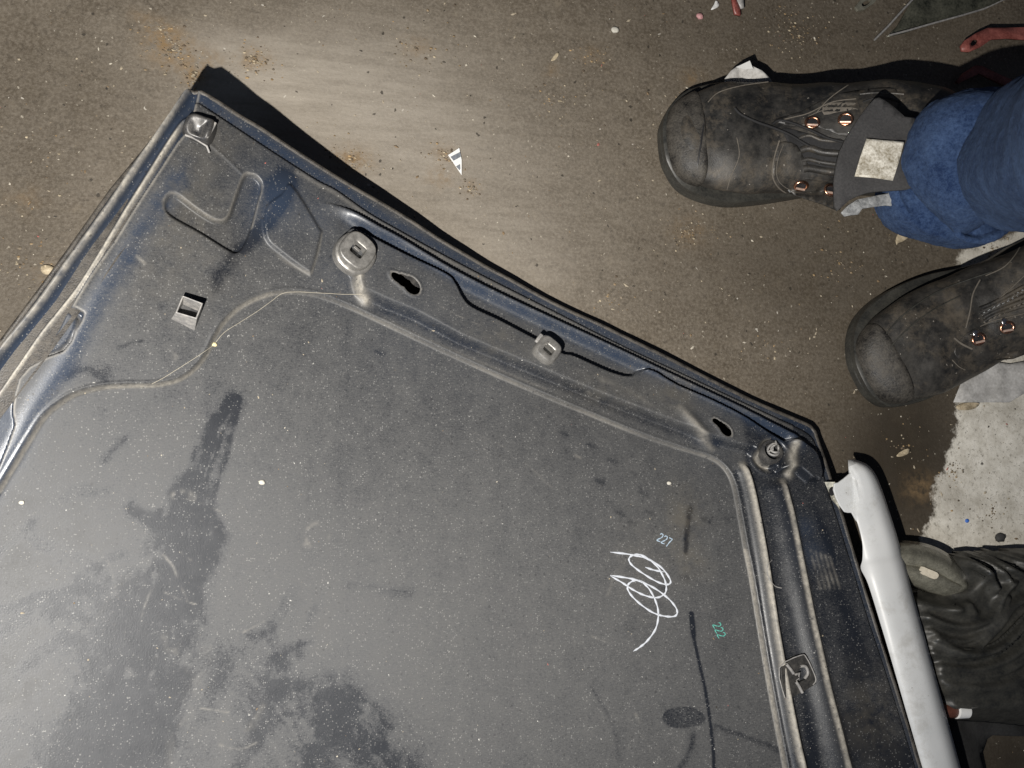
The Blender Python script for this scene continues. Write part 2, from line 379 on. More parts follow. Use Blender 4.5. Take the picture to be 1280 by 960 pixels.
    Pp = L3+[(1016,604),(1004,606),(988,592),(968,594),(945,582),(930,568),(905,562),(875,552),(825,533),(740,501),(655,466),(570,431),(515,402),(480,388),(458,378),(443,372),(437,350),(424,330)]
    pts = W(np.vstack([smooth(L3, 4), np.array(Pp[len(L3):], float)]))
    S = win(pts, .03); sP = sdf_grid(X[S], Y[S], pts)
    S3, d3, sd3, u3 = line(L3, .03)
    near = np.full(X.shape, .009); near[S3] = np.where(d3 < .008, .0016, .009)
    # sharp towards L3, broad bevel on the other side
    w = near[S]; w = np.where(d3full(X, S3, d3)[S] < .010, .0016, .0085)
    hP = ss(sP/w+.25*(w < .003)); H[S] += 12*MM*hP
    bevel = (w > .003)*np.exp(-((sP-.0035)/.0035)**2); D[S] -= .25*bevel
    # ---- valley lip L2: a fillet climbing outwards to a sharp drop
    L2 = [(a-1.6, b+2.8) for a, b in [(396,252),(412,254),(437,263),(470,283),(500,299),(555,332),(600,356),(650,380),(702,404),(760,431),(825,462),(880,488),(920,507),(965,530),(1003,549)]]
    S, d, sd, u = line(L2, .03)
    s = d*sd*-1                      # + on the inner (lower left) side
    tp = ss(u/.10)*ss((1.0-u)/.04+.2)
    prof = np.where(s > 0, ss(1-s/.0125), np.where(s > -.0009, 1+s/.0009, 0))
    H[S] += 9.5*MM*np.clip(prof, 0, 1)*tp
    D[S] -= .50*tp*(s > 0)*np.exp(-((s-.0065)/.006)**2); U[S] = np.maximum(U[S], tp*np.exp(-((s-.007)/.010)**2))
    # ---- thin step L1 and the outer flange
    L1 = [(238,158),(240,141),(247,132),(258,138),(287,157),(340,192),(395,227),(420,240),(460,268),(500,291),(545,316),(600,345),(650,370),(700,395),(775,433),(850,468),(920,501),(965,522),(1008,543),(1020,566),(1030,604),(1046,655),(1063,710),(1083,775),(1106,845),(1140,955),(1178,1085)]
    S, d, sd, u = line(L1, .03)
    s = d*sd*-1
    H[S] += np.where(s > 0, 0, 0)
    outside = (s < 0)
    H[S] -= 4.2*MM*ss((-s+.0002)/.0012)*ss(u/.03)
    U[S] = np.maximum(U[S], outside*np.exp(-((d-.006)/.008)**2)*(1-.5*u))
    D[S] -= .42*outside*np.exp(-((d-.006)/.0055)**2)*(u < .62); T[S] = np.maximum(T[S], .18*(s > 0)*np.exp(-((d-.003)/.002)**2)*(u < .6)*(u > .1))
    H[S] -= 1.8*MM*np.exp(-(d/.0010)**2)*(u > .60)
    keepS, keepO = S, outside
    # ---- left side: rim, channel with painted blue reflection, tan ridge, dark gap, sheet edge
    sheet = [(232,168),(222,180),(200,214),(172,257),(145,301),(115,345),(90,385),(98,388),(106,393),(103,402),(96,414),(90,428),(80,440),(60,447),(38,459),(25,474),(19,494),(17,516),(20,532),(10,560),(0,585),(-60,680),(-140,800),(-140,1085),(1192,1085),(1018,500),(700,300),(340,60),(268,60),(249,108),(240,150)]
    pts = W(sheet); sS = sdf_grid(X, Y, pts); S = win(W([(-140, 1085), (-140, 600), (260, 100), (260, 400)]), .0)
    left = (X < W([(300, 100)])[0, 0])
    drop = ss((-sS+.0004)/.0016)*left
    H -= 8.5*MM*drop
    edge = left*np.exp(-((sS-.0012)/.0008)**2); T = np.maximum(T, .42*edge)
    D = np.where(left & (sS < 0), -.22, D); U = np.where(left & (sS < .001), .8, U)
    RIDGE = [(236,150),(227,157),(205,190),(182,227),(160,262),(140,295),(125,320),(95,366),(55,416),(28,455),(0,495),(-60,580),(-140,690)]
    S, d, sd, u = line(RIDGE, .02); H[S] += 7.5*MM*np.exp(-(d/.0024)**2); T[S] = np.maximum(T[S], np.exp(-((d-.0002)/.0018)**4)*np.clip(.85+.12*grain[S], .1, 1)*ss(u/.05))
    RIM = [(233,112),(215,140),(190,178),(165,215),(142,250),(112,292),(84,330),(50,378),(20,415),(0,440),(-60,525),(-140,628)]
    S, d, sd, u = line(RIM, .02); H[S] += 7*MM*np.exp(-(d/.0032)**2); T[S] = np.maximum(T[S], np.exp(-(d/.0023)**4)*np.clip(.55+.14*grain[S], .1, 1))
    # retaining bump between ridge and sheet
    S, q = region([(84,388),(98,396),(100,408),(92,425),(78,440),(60,446),(46,448),(58,430),(72,408)]); H[S] += 7*MM*ss(q/.003); D[S] = np.where(q > 0, .22, D[S]); T[S] = np.maximum(T[S], .35*np.exp(-((q-.001)/.0012)**2))
    # crease inside the sheet, its blue reflection painted in
    S, d, sd, u = line([(252,190),(236,208),(205,248),(180,287),(150,338),(120,386),(98,428),(75,466),(45,508),(25,548),(0,590),(-60,690)], .03)
    H[S] += .7*MM*ss(1-d/.010)*ss(u/.08); D[S] -= .42*np.exp(-((d)/.0055)**2)*ss(u/.12); U[S] = np.maximum(U[S], 1.3*np.exp(-((d)/.0085)**2)*ss(u/.12))
    # ---- pressed L-shaped recess and soft raised rectangle
    Lr = [(205,258),(208,248),(215,243),(224,246),(245,262),(266,275),(278,277),(286,270),(293,250),(304,222),(313,219),(323,224),(328,236),(322,258),(315,285),(306,308),(296,318),(284,314),(250,293),(213,272)]
    S, q = region(Lr, 4); H[S] -= 7*MM*ss(q/.0024+.2); D[S] -= .12*(q > 0)
    T[S] = np.maximum(T[S], .35*np.exp(-((q)/.0008)**2)*(Y[S] > W([(250, 262)])[0, 1]-.01))  # light line of the lit upper wall, painted in tan
    S, q = region([(330,262),(350,244),(365,232),(400,286),(403,296),(391,344),(384,345),(352,322),(330,300)], 4); H[S] += 3.2*MM*ss(q/.0035)
    S, d, sd, u = line([(402,294),(397,318),(389,343)], .01); T[S] = np.maximum(T[S], .30*np.exp(-(d/.0008)**2))  # thin highlight on the right edge, painted in tan
    S, d, sd, u = line([(335,312),(360,330),(386,344)], .01); T[S] = np.maximum(T[S], .35*np.exp(-(d/.0016)**2)*u)  # lit lower edge, painted in tan
    S, d, sd, u = line([(262,182),(285,202),(303,220)], .01); H[S] += .8*MM*np.exp(-(d/.0012)**2)
    # ---- wide pressed shelf left of the valley lip: the bracket nose
    S, d, sd, u = line([(447,346),(446,358),(450,370),(456,378)], .012); H[S] += 2.6*MM*np.exp(-(d/.0035)**2); T[S] = np.maximum(T[S], .85*np.exp(-(d/.0038)**2)*ss(u/.1))
    S, d, sd, u = line([(470,388),(515,403),(570,431),(655,467),(740,502),(825,535),(880,556)], .02); D[S] -= .30*np.exp(-(d/.0042)**2)
    S, d, sd, u = line([(478,400),(530,424),(590,450),(680,487)], .02); T[S] = np.maximum(T[S], .12*np.exp(-(d/.0012)**2))
    # crease near the right corner
    S, d, sd, u = line([(838,508),(860,532),(890,565)], .02); H[S] += 3.5*MM*np.exp(-(d/.0055)**2)*np.sin(np.pi*np.clip(u,0,1)); T[S] = np.maximum(T[S], .50*np.exp(-(d/.0035)**2)*np.sin(np.pi*np.clip(u,0,1))**.6)
    S, d, sd, u = line([(880,548),(893,556)], .01); D[S] -= .6*np.exp(-(d/.003)**2)
    # ---- right side ridges
    R1 = [(a+4*min(1, (b-570)/40), b) for a, b in [(921,575),(929,600),(938,645),(948,700),(955,745),(962,790),(969,830),(978,880),(988,930),(996,965),(1020,1085)]]
    S, d, sd, u = line(R1, .03); s = d*sd      # + to the east of the downward line
    s = -s if True else s
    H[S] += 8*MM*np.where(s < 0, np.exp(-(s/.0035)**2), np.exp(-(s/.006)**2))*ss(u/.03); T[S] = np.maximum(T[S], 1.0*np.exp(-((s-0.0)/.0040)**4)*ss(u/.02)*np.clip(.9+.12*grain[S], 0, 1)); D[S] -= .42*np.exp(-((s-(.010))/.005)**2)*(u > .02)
    R2 = [(972,596),(978,618),(985,645),(994,690),(1002,730),(1010,770),(1020,815),(1030,860),(1044,915),(1056,962),(1090,1085)]
    S, d, sd, u = line(R2, .035); s = -d*sd
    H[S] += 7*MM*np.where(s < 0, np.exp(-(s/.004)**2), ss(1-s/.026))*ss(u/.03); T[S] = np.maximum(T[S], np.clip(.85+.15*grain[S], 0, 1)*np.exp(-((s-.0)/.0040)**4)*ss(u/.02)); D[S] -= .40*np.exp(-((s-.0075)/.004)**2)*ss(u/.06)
    S, d, sd, u = line([(983,556),(979,570),(981,592)], .02); H[S] += 2.5*MM*np.exp(-(d/.005)**2); T[S] = np.maximum(T[S], .95*np.exp(-(d/.0042)**2))
    _a, _b = W([(928, 600)])[0], W([(985, 960)])[0]; _n = np.array([-(_b-_a)[1], (_b-_a)[0]]); _n = _n/np.linalg.norm(_n)
    sxr = lambda X, Y: ((X-_a[0])*_n[0]+(Y-_a[1])*_n[1])
    # streaks down the far right band
    for (a, b, w_, k) in [((1010,620),(1045,720),.004,.3),((1030,700),(1090,860),.006,.32),((1045,780),(1100,940),.007,.35),((1025,655),(1040,700),.003,.3),((1075,830),(1085,900),.010,-.15)]:
        S, d, sd, u = line([a, b], .03); D[S] -= k*np.exp(-(d/w_)**2)*np.sin(np.pi*np.clip(u, .02, .98))
    for i in range(5):
        S, d, sd, u = line([(1010+i*6, 688+i*2), (1022+i*6, 735)], .01); T[S] = np.maximum(T[S], .22*np.exp(-(d/.0013)**2)*np.clip(.8+.5*grain[S], 0, 1.5))
    D -= .42*ss((sxr(X, Y))/.010)*(Y < W([(940, 560)])[0, 1]+.03)
    for (px, py, r) in [(1075,925,.022),(1062,905,.014),(1115,945,.016),(1005,955,.01)]:
        c = W([(px, py)])[0]; D -= .5*np.exp(-(((X-c[0])/r)**2+((Y-c[1])/(r*.8))**2)**1.5)
    c = W([(1085, 895)])[0]; B += .5*np.exp(-(((X-c[0])/.03)**2+((Y-c[1])/.04)**2))
    # ---- bowl under the right clip
    c = W([(955, 570)])[0]; r = np.hypot(X-c[0], Y-c[1]); H -= 5*MM*ss((.0165-r)/.005); H += 1.5*MM*np.exp(-((r-.018)/.0022)**2)
    T = np.maximum(T, .6*np.exp(-((r-.0128)/.0028)**2)*(X < c[0])); D -= .3*np.exp(-((r-.013)/.005)**2)  # highlight crescent painted on the left of the bowl
    # ---- holes
    hol = np.full(X.shape, -9.0)
    for (cx, cy, rx, ry, an) in [(511,362,12.5,9,-48),(494,353,9,4.8,-35),(501,356,9,7,-35),(897,539,10,6.5,-48),(886,529,6,3.6,-30),(891,533,6,4.5,-35)]:
        c = W([(cx, cy)])[0]; a = math.radians(an); k = .00073
        xx = (X-c[0])*math.cos(a)+(Y-c[1])*math.sin(a); yy = -(X-c[0])*math.sin(a)+(Y-c[1])*math.cos(a)
        q = (1-np.hypot(xx/(rx*k), yy/(ry*k)))*min(rx, ry)*k; hol = np.maximum(hol, q)
    T = np.where(hol > -.0011, np.maximum(T, .25), T)
    H += 1.0*MM*np.exp(-((hol+.0012)/.001)**2)
    for (px, py, rr_, k) in [(345,255,.030,1),(395,275,.02,.8),(470,300,.03,.6),(430,340,.03,.5),(330,240,.02,.8),(600,430,.05,.3),(520,400,.06,.3),(880,560,.03,.3),(1010,690,.015,.6),(1002,660,.012,.6)]:
        c = W([(px, py)])[0]; U = np.maximum(U, k*np.exp(-(((X-c[0])**2+(Y-c[1])**2)/rr_**2)))  # soft spots of painted blue reflection
    # ---- wiped smears, scuffs, wear (how much dust is left)
    px_seed = 1.3
    def smear(pts, w0, w1, k, pw=2.0):
        m_ = max(w0, w1); S, d, sd, u = line(pts, m_*2.2+.006, wp=min(m_*.18, .0018)); w = (w0+(w1-w0)*u)
        tb_ = np.random.default_rng(int(abs(pts[0][0]*7+pts[0][1]))).standard_normal(400); stripe = np.interp((d*sd)/.0011+200, np.arange(400), tb_)+.6*np.interp((d*sd)/.0034+200, np.arange(400), tb_[::-1])
        rest = np.clip(1+.20*stripe*min(1, m_/.008)+.24*grain[S]*min(1, m_/.006)+.18*soft[S], .2, 1.5)
        D[S] -= 1.12*k*rest*np.exp(-(d/(w*1.1))**2)
    mm = MM
    smear([(296,500),(276,535),(255,580),(238,620)], 6*mm, 9*mm, .55, 3)
    smear([(292,505),(270,545),(250,592),(236,625)], 4*mm, 6*mm, .35, 3)
    smear([(300,500),(285,560),(262,640),(240,720)], 2*mm, 3*mm, .45, 3)
    smear([(238,620),(222,665),(205,720),(185,780)], 13*mm, 24*mm, .60, 4)
    smear([(185,780),(168,850),(150,930),(130,1000)], 24*mm, 34*mm, .55, 3)
    smear([(255,830),(215,900),(200,980)], 20*mm, 26*mm, .30, 3)
    smear([(330,790),(350,840),(370,880)], 10*mm, 18*mm, .25, 3)
    smear([(268,672),(250,715),(232,770)], 10*mm, 13*mm, .55, 4)
    smear([(165,635),(185,648),(200,652)], 6*mm, 7*mm, .45, 3)
    smear([(70,628),(95,616),(132,612)], 4*mm, 5*mm, .22, 2)
    smear([(128,578),(143,562),(158,550)], 3*mm, 3*mm, .35, 3)
    smear([(-10,700),(20,672),(44,650)], 3*mm, 3*mm, .30, 2)
    smear([(40,665),(75,690),(105,715),(140,740)], 6*mm, 10*mm, .30, 2)
    smear([(0,790),(40,760),(100,745)], 9*mm, 12*mm, .25, 2)
    smear([(90,800),(120,860),(110,940)], 22*mm, 30*mm, .30, 2)
    smear([(20,900),(60,960),(80,1010)], 20*mm, 25*mm, .2, 2)
    smear([(372,742),(352,772),(335,790)], 7*mm, 9*mm, .30, 3)
    smear([(388,802),(365,812),(340,828)], 3*mm, 3*mm, .28, 3)
    smear([(415,872),(450,905),(480,940),(500,975)], 22*mm, 22*mm, .50, 3.5)
    smear([(300,850),(330,880),(360,930),(400,980)], 24*mm, 30*mm, .22, 2.5)
    smear([(435,733),(470,738),(512,743)], 2*mm, 4*mm, .30, 3)
    smear([(863,636),(860,652),(857,690)], 2.4*mm, 1.8*mm, .75, 4)
    S, d, sd, u = line([(864,766),(866,790),(872,820),(882,865),(890,920),(893,962),(895,1000)], .012); D[S] -= .75*np.exp(-(d/.0016)**4)
    S, d, sd, u = line([(864,768),(866,782),(867,793)], .012); D[S] -= .75*np.exp(-(d/.0024)**3)
    c = W([(855, 898)])[0]; xx = (X-c[0])+.15*(Y-c[1])+.0006*grain; yy = (Y-c[1])+.0006*warp[1]; D -= .42*ss((1-np.sqrt((xx/.021)**2+(yy/.0105)**2))/.10)
    S, d, sd, u = line([(895,906),(915,915),(940,924),(974,938)], .02, wp=.0008); D[S] -= .32*np.exp(-(d/(.0018+.0012*u))**3)
    smear([(868,920),(862,940),(850,960)], 2.5*mm, 2.5*mm, .35, 3)
    smear([(740,860),(765,905),(775,950)], 1.5*mm, 2*mm, .18, 2)
    smear([(352,222),(338,258),(322,288),(300,315),(268,356)], 6*mm, 5*mm, .55, 3)
    smear([(366,228),(352,262),(336,285)], 4*mm, 5*mm, .45, 3)
    smear([(322,245),(340,236)], 5*mm, 6*mm, .35, 2)
    smear([(150,436),(163,430),(178,427)], 1.4*mm, 1.4*mm, .45, 3)
    smear([(88,470),(108,462),(128,470)], 4*mm, 6*mm, .28, 2)
    smear([(985,760),(998,820),(1008,900),(1016,960)], 3*mm, 4*mm, .25, 2)
    for (px, py) in [(770,640),(785,652),(808,640),(745,600),(760,575),(800,615),(790,590),(825,735),(850,720),(700,540),(880,650),(735,555),(470,440)]:
        smear([(px, py), (px+8, py+3)], 1.8*mm, 2.6*mm, .28, 3)
    for (pts, a_, b_, k_) in [([(60,780),(110,720),(150,690)], 3, 5, .25),([(20,840),(80,800),(130,760)], 6, 9, .28),([(0,760),(60,742),(120,735)], 4, 7, .22),([(90,960),(110,880),(140,820)], 10, 14, .30),([(300,960),(330,900),(350,850)], 8, 12, .25),
                              ([(215,650),(255,645),(270,660)], 4, 6, .30),([(395,760),(380,790),(372,820)], 4, 6, .28),([(430,880),(400,920),(380,965)], 10, 12, .30),([(245,560),(232,600),(215,640)], 2, 3, .35)]:
        smear(pts, a_*mm, b_*mm, k_, 2)
    for (pts, w_, k_) in [([(262,800),(248,850),(235,900),(225,960)], .006, .30),([(300,830),(285,880),(280,930)], .004, .20),([(150,780),(120,840),(100,900)], .003, .18)]:
        S, d, sd, u = line(pts, .02, wp=.001); D[S] += k_*np.exp(-(d/w_)**2)*np.clip(.8+.4*grain[S], 0, 1.5)
    def scuff(pts, w, k):
        S, d, sd, u = line(pts, w*3+.004, wp=min(w*.4, .001)); T[S] = np.maximum(T[S], .55*k*np.exp(-(d/w)**2)*np.clip(.5+.55*grain[S], 0, 1.3))
    px_seed = 1.3
    for pts, w_, k in [([(200,690),(214,705),(222,722),(234,750)], .8*mm, .45),([(206,740),(228,750),(244,755)], .5*mm, .55),([(132,696),(140,716),(147,745)], .6*mm, .4),
                       ([(188,738),(182,755),(177,771)], .8*mm, .35),([(218,620),(232,616),(246,622)], 2.4*mm, .5),([(222,622),(250,628),(276,640)], .6*mm, .5),
                       ([(383,676),(384,660),(396,653),(410,662),(411,676)], 1.4*mm, .28),([(383,680),(394,684)], 2.2*mm, .42),
                       ([(258,812),(250,850),(236,880),(222,920),(212,965)], 6*mm, .10),([(250,886),(286,890)], .7*mm, .5),([(240,910),(264,912)], .6*mm, .45),
                       ([(205,800),(225,820),(240,835)], 4*mm, .22),([(305,790),(330,776)], .9*mm, .3),([(310,910),(322,900),(332,880)], 3*mm, .22),([(60,820),(20,870),(-10,900)], 5*mm, .05),
                       ([(240,700),(226,690)], .7*mm, .3),([(60,880),(100,800),(160,720)], 3*mm, .04),([(275,930),(300,935),(320,928)], .8*mm, .4),
                       ([(170,322),(182,332)], 1*mm, .45),([(213,435),(218,448)], 2*mm, .28),([(730,492),(743,500)], 1.2*mm, .6),([(714,566),(735,578)], 1.2*mm, .4),
                       ([(795,893),(805,920),(812,940)], 1.2*mm, .35),([(768,716),(757,755),(760,770)], 1.6*mm, .14),([(590,540),(640,565),(690,610)], .5*mm, .2),
                       ([(520,600),(555,640),(560,690)], .4*mm, .15),([(650,500),(700,520)], .5*mm, .2),([(740,795),(765,805)], .6*mm, .3),([(712,465),(760,484),(800,502),(840,515)], 2.5*mm, .2),
                       ([(505,364),(560,395),(610,418),(650,440)], .5*mm, .35),([(895,470),(915,480)],.5*mm,.3)]:
        scuff(pts, w_, k)
    for (px, py, rx_, ry_, k) in [(858,640,.018,.028,.45),(866,705,.018,.014,.45),(850,665,.012,.03,.3),(800,700,.03,.04,.2),(240,240,.03,.04,.35),(200,330,.06,.05,.28),(620,430,.03,.02,.35),(760,490,.05,.02,.3),(840,490,.02,.02,.5),(280,170,.02,.02,.35)]:
        c = W([(px, py)])[0]; B += k*np.exp(-(((X-c[0])/rx_)**2+((Y-c[1])/ry_)**2))
    # gentle waviness of thin sheet metal
    H += .35*MM*np.sin(X*26+1)*np.sin(Y*21+.5)
    B = np.clip(B, 0, 1); D = np.clip(D, -.45, 1); T = np.clip(T, 0, 1)
    # ---- cut to outline and holes, snapping border vertices onto the curve
    sd = sdf_grid(X, Y, out); Zb = zb(X, Y)
    XX, YY = X.copy(), Y.copy()
    for fld in (sd, -hol):
        gy, gx = np.gradient(fld, STEP); g = np.hypot(gx, gy)+1e-9
        m = (fld < 0) & (fld > -1.6*STEP); XX = np.where(m, XX-fld*gx/g**2, XX); YY = np.where(m, YY-fld*gy/g**2, YY)
    ok = (sd > -1.0*STEP) & (hol < 1.0*STEP)
    cell = ok[:-1, :-1] & ok[1:, :-1] & ok[:-1, 1:] & ok[1:, 1:]
    i = np.arange(ny-1)[:, None]*nx+np.arange(nx-1)[None]
    f = np.stack([i, i+1, i+nx+1, i+nx], -1)[cell]
    used = np.unique(f); remap = np.full(nx*ny, -1); remap[used] = np.arange(len(used))
    Z = Zb+H
    v = np.stack([XX, YY, Z], -1).reshape(-1, 3)[used]
    return x, y, Z, v, remap[f], {'dust': D.ravel()[used], 'tan': T.ravel()[used], 'brown': B.ravel()[used], 'blue': np.clip(U, 0, 1).ravel()[used]}
def d3full(X, S, d):
    o = np.full(X.shape, 9.0); o[S] = d; return o

panel = empty('car_panel', (0, 0, 0), 'big dusty dark car panel lying inside up on the workshop floor', 'car panel')
gx_, gy_, GZ, pv, pf, pa = build_panel()
inner = mesh_np('inner_panel', pv, pf, M_panel, pa, panel)
def hz(x, y):
    i = int(np.clip((x-gx_[0])/STEP, 0, len(gx_)-2)); j = int(np.clip((y-gy_[0])/STEP, 0, len(gy_)-2))
    a = (x-gx_[0])/STEP-i; b = (y-gy_[0])/STEP-j
    return float((GZ[j, i]*(1-a)+GZ[j, i+1]*a)*(1-b)+(GZ[j+1, i]*(1-a)+GZ[j+1, i+1]*a)*b)
def onp(px, py, lift=0.0):
    """point on the built panel surface at a photo spot"""
    z = .06
    for _ in range(14):
        p = P(px, py, z); z = .5*z+.5*hz(p[0], p[1])
    p = P(px, py, z); return Vector((p[0], p[1], z+lift))

# folded outer skin: underside sheet plus hem round the rim
def build_skin():
    out = W(smooth(OUT_PX[:26], 3)); rest = W(OUT_PX[26:]); out = np.vstack([out, rest])
    c = out.mean(0); n = len(out); v = []; f = []
    nxt = np.roll(out, -1, 0); prv = np.roll(out, 1, 0); tdir = nxt-prv; tdir /= np.linalg.norm(tdir, axis=1)[:, None]
    nrm = np.stack([-tdir[:, 1], tdir[:, 0]], -1)
    if np.sum(nrm*(out-c)) < 0: nrm = -nrm
    prof = [(-.0022, .0000), (-.0010, .0009), (.0004, .0010), (.0012, .0002), (.0014, -.003), (.0012, -.007), (-.006, -.009), (-.03, -.009)]
    for (o, dz) in prof:
        for k in range(n):
            q = out[k]+nrm[k]*o; top = hz(*(out[k]-nrm[k]*.0035))
            v.append((q[0], q[1], top+dz+.0004*math.sin(k*1.7)))
    for r in range(len(prof)-1):
        for k in range(n):
            a = r*n+k; b = r*n+(k+1) % n; f.append((a, b, b+n, a+n))
    f = [tuple(reversed(q)) for q in f]
    hem = pydata('hem', v, f, panel, M_hem)
    # sheet below
    poly = [Vector(q) for q in (out-nrm*.002)]
    r = delaunay_2d_cdt(poly+[Vector((a, b)) for a in np.arange(out[:, 0].min(), out[:, 0].max(), .03) for b in np.arange(out[:, 1].min(), out[:, 1].max(), .03)], [(k, (k+1) % n) for k in range(n)], [], 1, 1e-5)
    vv = [(q.x, q.y, max(float(zb(q.x, q.y))-.011, .002)) for q in r[0]]
    pydata('outer_skin', vv, r[2], panel, M_skin)
build_skin()

def ribbon(name, strokes, mat, width, parent, lift=.00035, taper=True, n=6):
    v, f = [], []
    for st in strokes:
        pts = [onp(a, b) for a, b in smooth(st, n)]; N = len(pts); b0 = len(v)
        for k, p in enumerate(pts):
            t = (pts[min(k+1, N-1)]-pts[max(k-1, 0)]); s = Vector((-t.y, t.x, 0)).normalized()
            w = width*(.78+.25*math.sin(k*.9+len(v))) * ((min(1, .3+k/3.0, .25+(N-1-k)/5.0)) if taper else 1)
            for q, dz in ((-.5, 0), (-.3, lift), (.3, lift), (.5, 0)):
                c = p+s*w*q; v.append((c.x, c.y, hz(c.x, c.y)+.00008+dz))
        for k in range(N-1):
            for j in range(3):
                a = b0+k*4+j; f.append((a, a+1, a+5, a+4))
    return pydata(name, v, f, parent, mat)
cr = lambda l: [(680+a/4, 640+b/4) for a, b in l]
ribbon('marker_scribble', [cr([(330,200),(430,212),(520,235),(590,280),(632,340),(620,362),(570,350),(500,310),(440,265),(425,235),(445,216),(490,216),(560,265),(600,330),(612,380),(600,412),(560,428),(500,415),(440,385),(390,352),(330,318)]),
    cr([(330,316),(420,330),(480,345),(560,385),(630,440),(665,490),(655,520),(600,520),(540,500),(470,450),(425,400),(420,365),(450,343),(490,350),(530,390),(560,450),(572,510),(560,580),(520,640),(480,675),(445,697)]),
    cr([(505,275),(550,290),(605,300)])], M_chalk, .0020, panel)
def figures(name, txt, px, py, ang, h, w, mat, lw):
    G = {'2': [(.05,.78),(.3,1),(.7,.95),(.8,.7),(.5,.38),(0,0),(.85,.02)], '7': [(0,1),(.45,1),(.85,.97),(.6,.5),(.4,-.15)]}
    a = math.radians(ang); dx, dy = math.cos(a), math.sin(a)
    ribbon(name, [[(px+dx*(k*1.12+gx_i)*w+dy*gy_i*h, py+dy*(k*1.12+gx_i)*w-dx*gy_i*h) for gx_i, gy_i in G[c]] for k, c in enumerate(txt)], mat, lw, panel, taper=False, n=4)
figures('marker_number', '227', 821, 675, 28, 10, 5.4, M_chalkb, .0012)
figures('marker_number', '222', 891, 781, 66, 9.5, 6.0, M_chalkg, .0010)

def tube_curve(name, pts, r, mat, parent=None):
    c = bpy.data.curves.new(name, 'CURVE'); c.dimensions = '3D'; c.bevel_depth = r; c.bevel_resolution = 1
    s = c.splines.new('POLY'); s.points.add(len(pts)-1)
    for k, p in enumerate(pts): s.points[k].co = (*p, 1)
    o = bpy.data.objects.new(name, c); col.objects.link(o); c.materials.append(mat); o.parent = parent
    dg = bpy.context.evaluated_depsgraph_get(); m = bpy.data.meshes.new_from_object(o.evaluated_get(dg))
    bpy.data.objects.remove(o); m.shade_smooth(); mo = bpy.data.objects.new(name, m); col.objects.link(mo)
    if not m.materials: m.materials.append(mat)
    mo.parent = parent
    return mo

# loft rings about a frame
def rings(name, secs, mat, parent, cap0=True, cap1=True, closed=True, subsurf=0):
    n = len(secs[0]); v = [tuple(p) for s in secs for p in s]; f = []
    for r in range(len(secs)-1):
        for k in range(n if closed else n-1):
            a = r*n+k; b = r*n+(k+1) % n; f.append((a, b, b+n, a+n))
    if cap0: f.append(tuple(reversed(range(n))))
    if cap1: f.append(tuple((len(secs)-1)*n+k for k in range(n)))
    o = pydata(name, v, f, parent, mat)
    if not subsurf: crisp(o)
    if subsurf: mod(o, 'SUBSURF', levels=subsurf, render_levels=subsurf)
    return o
def frame_at(px, py, ang):
    o = onp(px, py); e = .004
    nx = hzs(o.x-e*2, o.y)-hzs(o.x+e*2, o.y); nyy = hzs(o.x, o.y-e*2)-hzs(o.x, o.y+e*2)
    n = Vector((nx, nyy, 4*e)).normalized(); u = Vector((math.cos(ang), math.sin(ang), 0)); u = (u-n*u.dot(n)).normalized(); w = n.cross(u)
    return o, u, w, n
def hzs(x, y): return float(zb(x, y))
def sq(th, e):   # superellipse radius
    c, s = abs(math.cos(th)), abs(math.sin(th)); return (c**e+s**e)**(-1/e)
# round clip boss with square hole
def boss(px, py, prof, ang, hole, name='clip_boss'):
    o, u, w, n = frame_at(px, py, ang); N = 40; secs = []
    for (r, z, e, shx, shy) in prof:
        secs.append([o+u*(r*sq(2*math.pi*k/N, e)*math.cos(2*math.pi*k/N)+shx)+w*(r*sq(2*math.pi*k/N, e)*math.sin(2*math.pi*k/N)+shy)+n*z for k in range(N)])
    hx, hy, ht, hd, sx, sy = hole
    for (k_, z) in ((1.18, ht), (1.0, ht-.0006), (1.0, hd)):
        secs.append([o+u*(hx*k_*sq(2*math.pi*k/N, 9)*math.cos(2*math.pi*k/N)+sx)+w*(hy*k_*sq(2*math.pi*k/N, 9)*math.sin(2*math.pi*k/N)+sy)+n*z for k in range(N)])
    b = rings(name, secs, M_plastic, panel, False, True)
    return b, (o, u, w, n)
b1, fr1 = boss(443, 318, [(.0180,-.004,2.2,0,0),(.0180,.0015,2.2,0,0),(.0177,.0038,2.3,0,0),(.0168,.0048,2.3,0,0),(.0154,.0052,2.5,.0006,.0006),(.0150,.0064,2.7,.0008,.0008),(.0146,.0096,2.9,.001,.001),(.0138,.0103,3,.001,.001),(.0100,.0104,3.5,.001,.001)], math.radians(55), (.0056,.0062,.0102,-.001,.001,.001))
def box(name, o, u, w, n, c, s, mat, parent, bev=.0003):
    v = [o+u*(c[0]+a*s[0]/2)+w*(c[1]+b*s[1]/2)+n*(c[2]+d*s[2]/2) for d in (-1, 1) for (a, b) in ((-1,-1),(1,-1),(1,1),(-1,1))]
    x = pydata(name, v, [(3,2,1,0),(4,5,6,7),(0,1,5,4),(1,2,6,5),(2,3,7,6),(3,0,4,7)], parent, mat, False)
    if bev: mod(x, 'BEVEL', width=bev, segments=2)
    return x
box('clip_tongue', *fr1, (.0022, .0022, .0062), (.0022, .0060, .003), M_plastic, b1)
box('clip_ledge', *fr1, (.0128, -.0015, .0088), (.0012, .015, .0022), M_plastic, b1)
b2, fr2 = boss(682, 439, [(.0118,-.006,3.4,0,0),(.0120,.002,3.4,0,0),(.0116,.0065,3.6,0,0),(.0100,.0086,3.6,0,0),(.0076,.0090,3.6,0,0)], math.radians(52), (.0038,.0050,.0088,-.002,-.0008,-.0005))
box('clip_tongue', *fr2, (.0018, .0048, .0096), (.0035, .0020, .0016), M_plastic, b2)
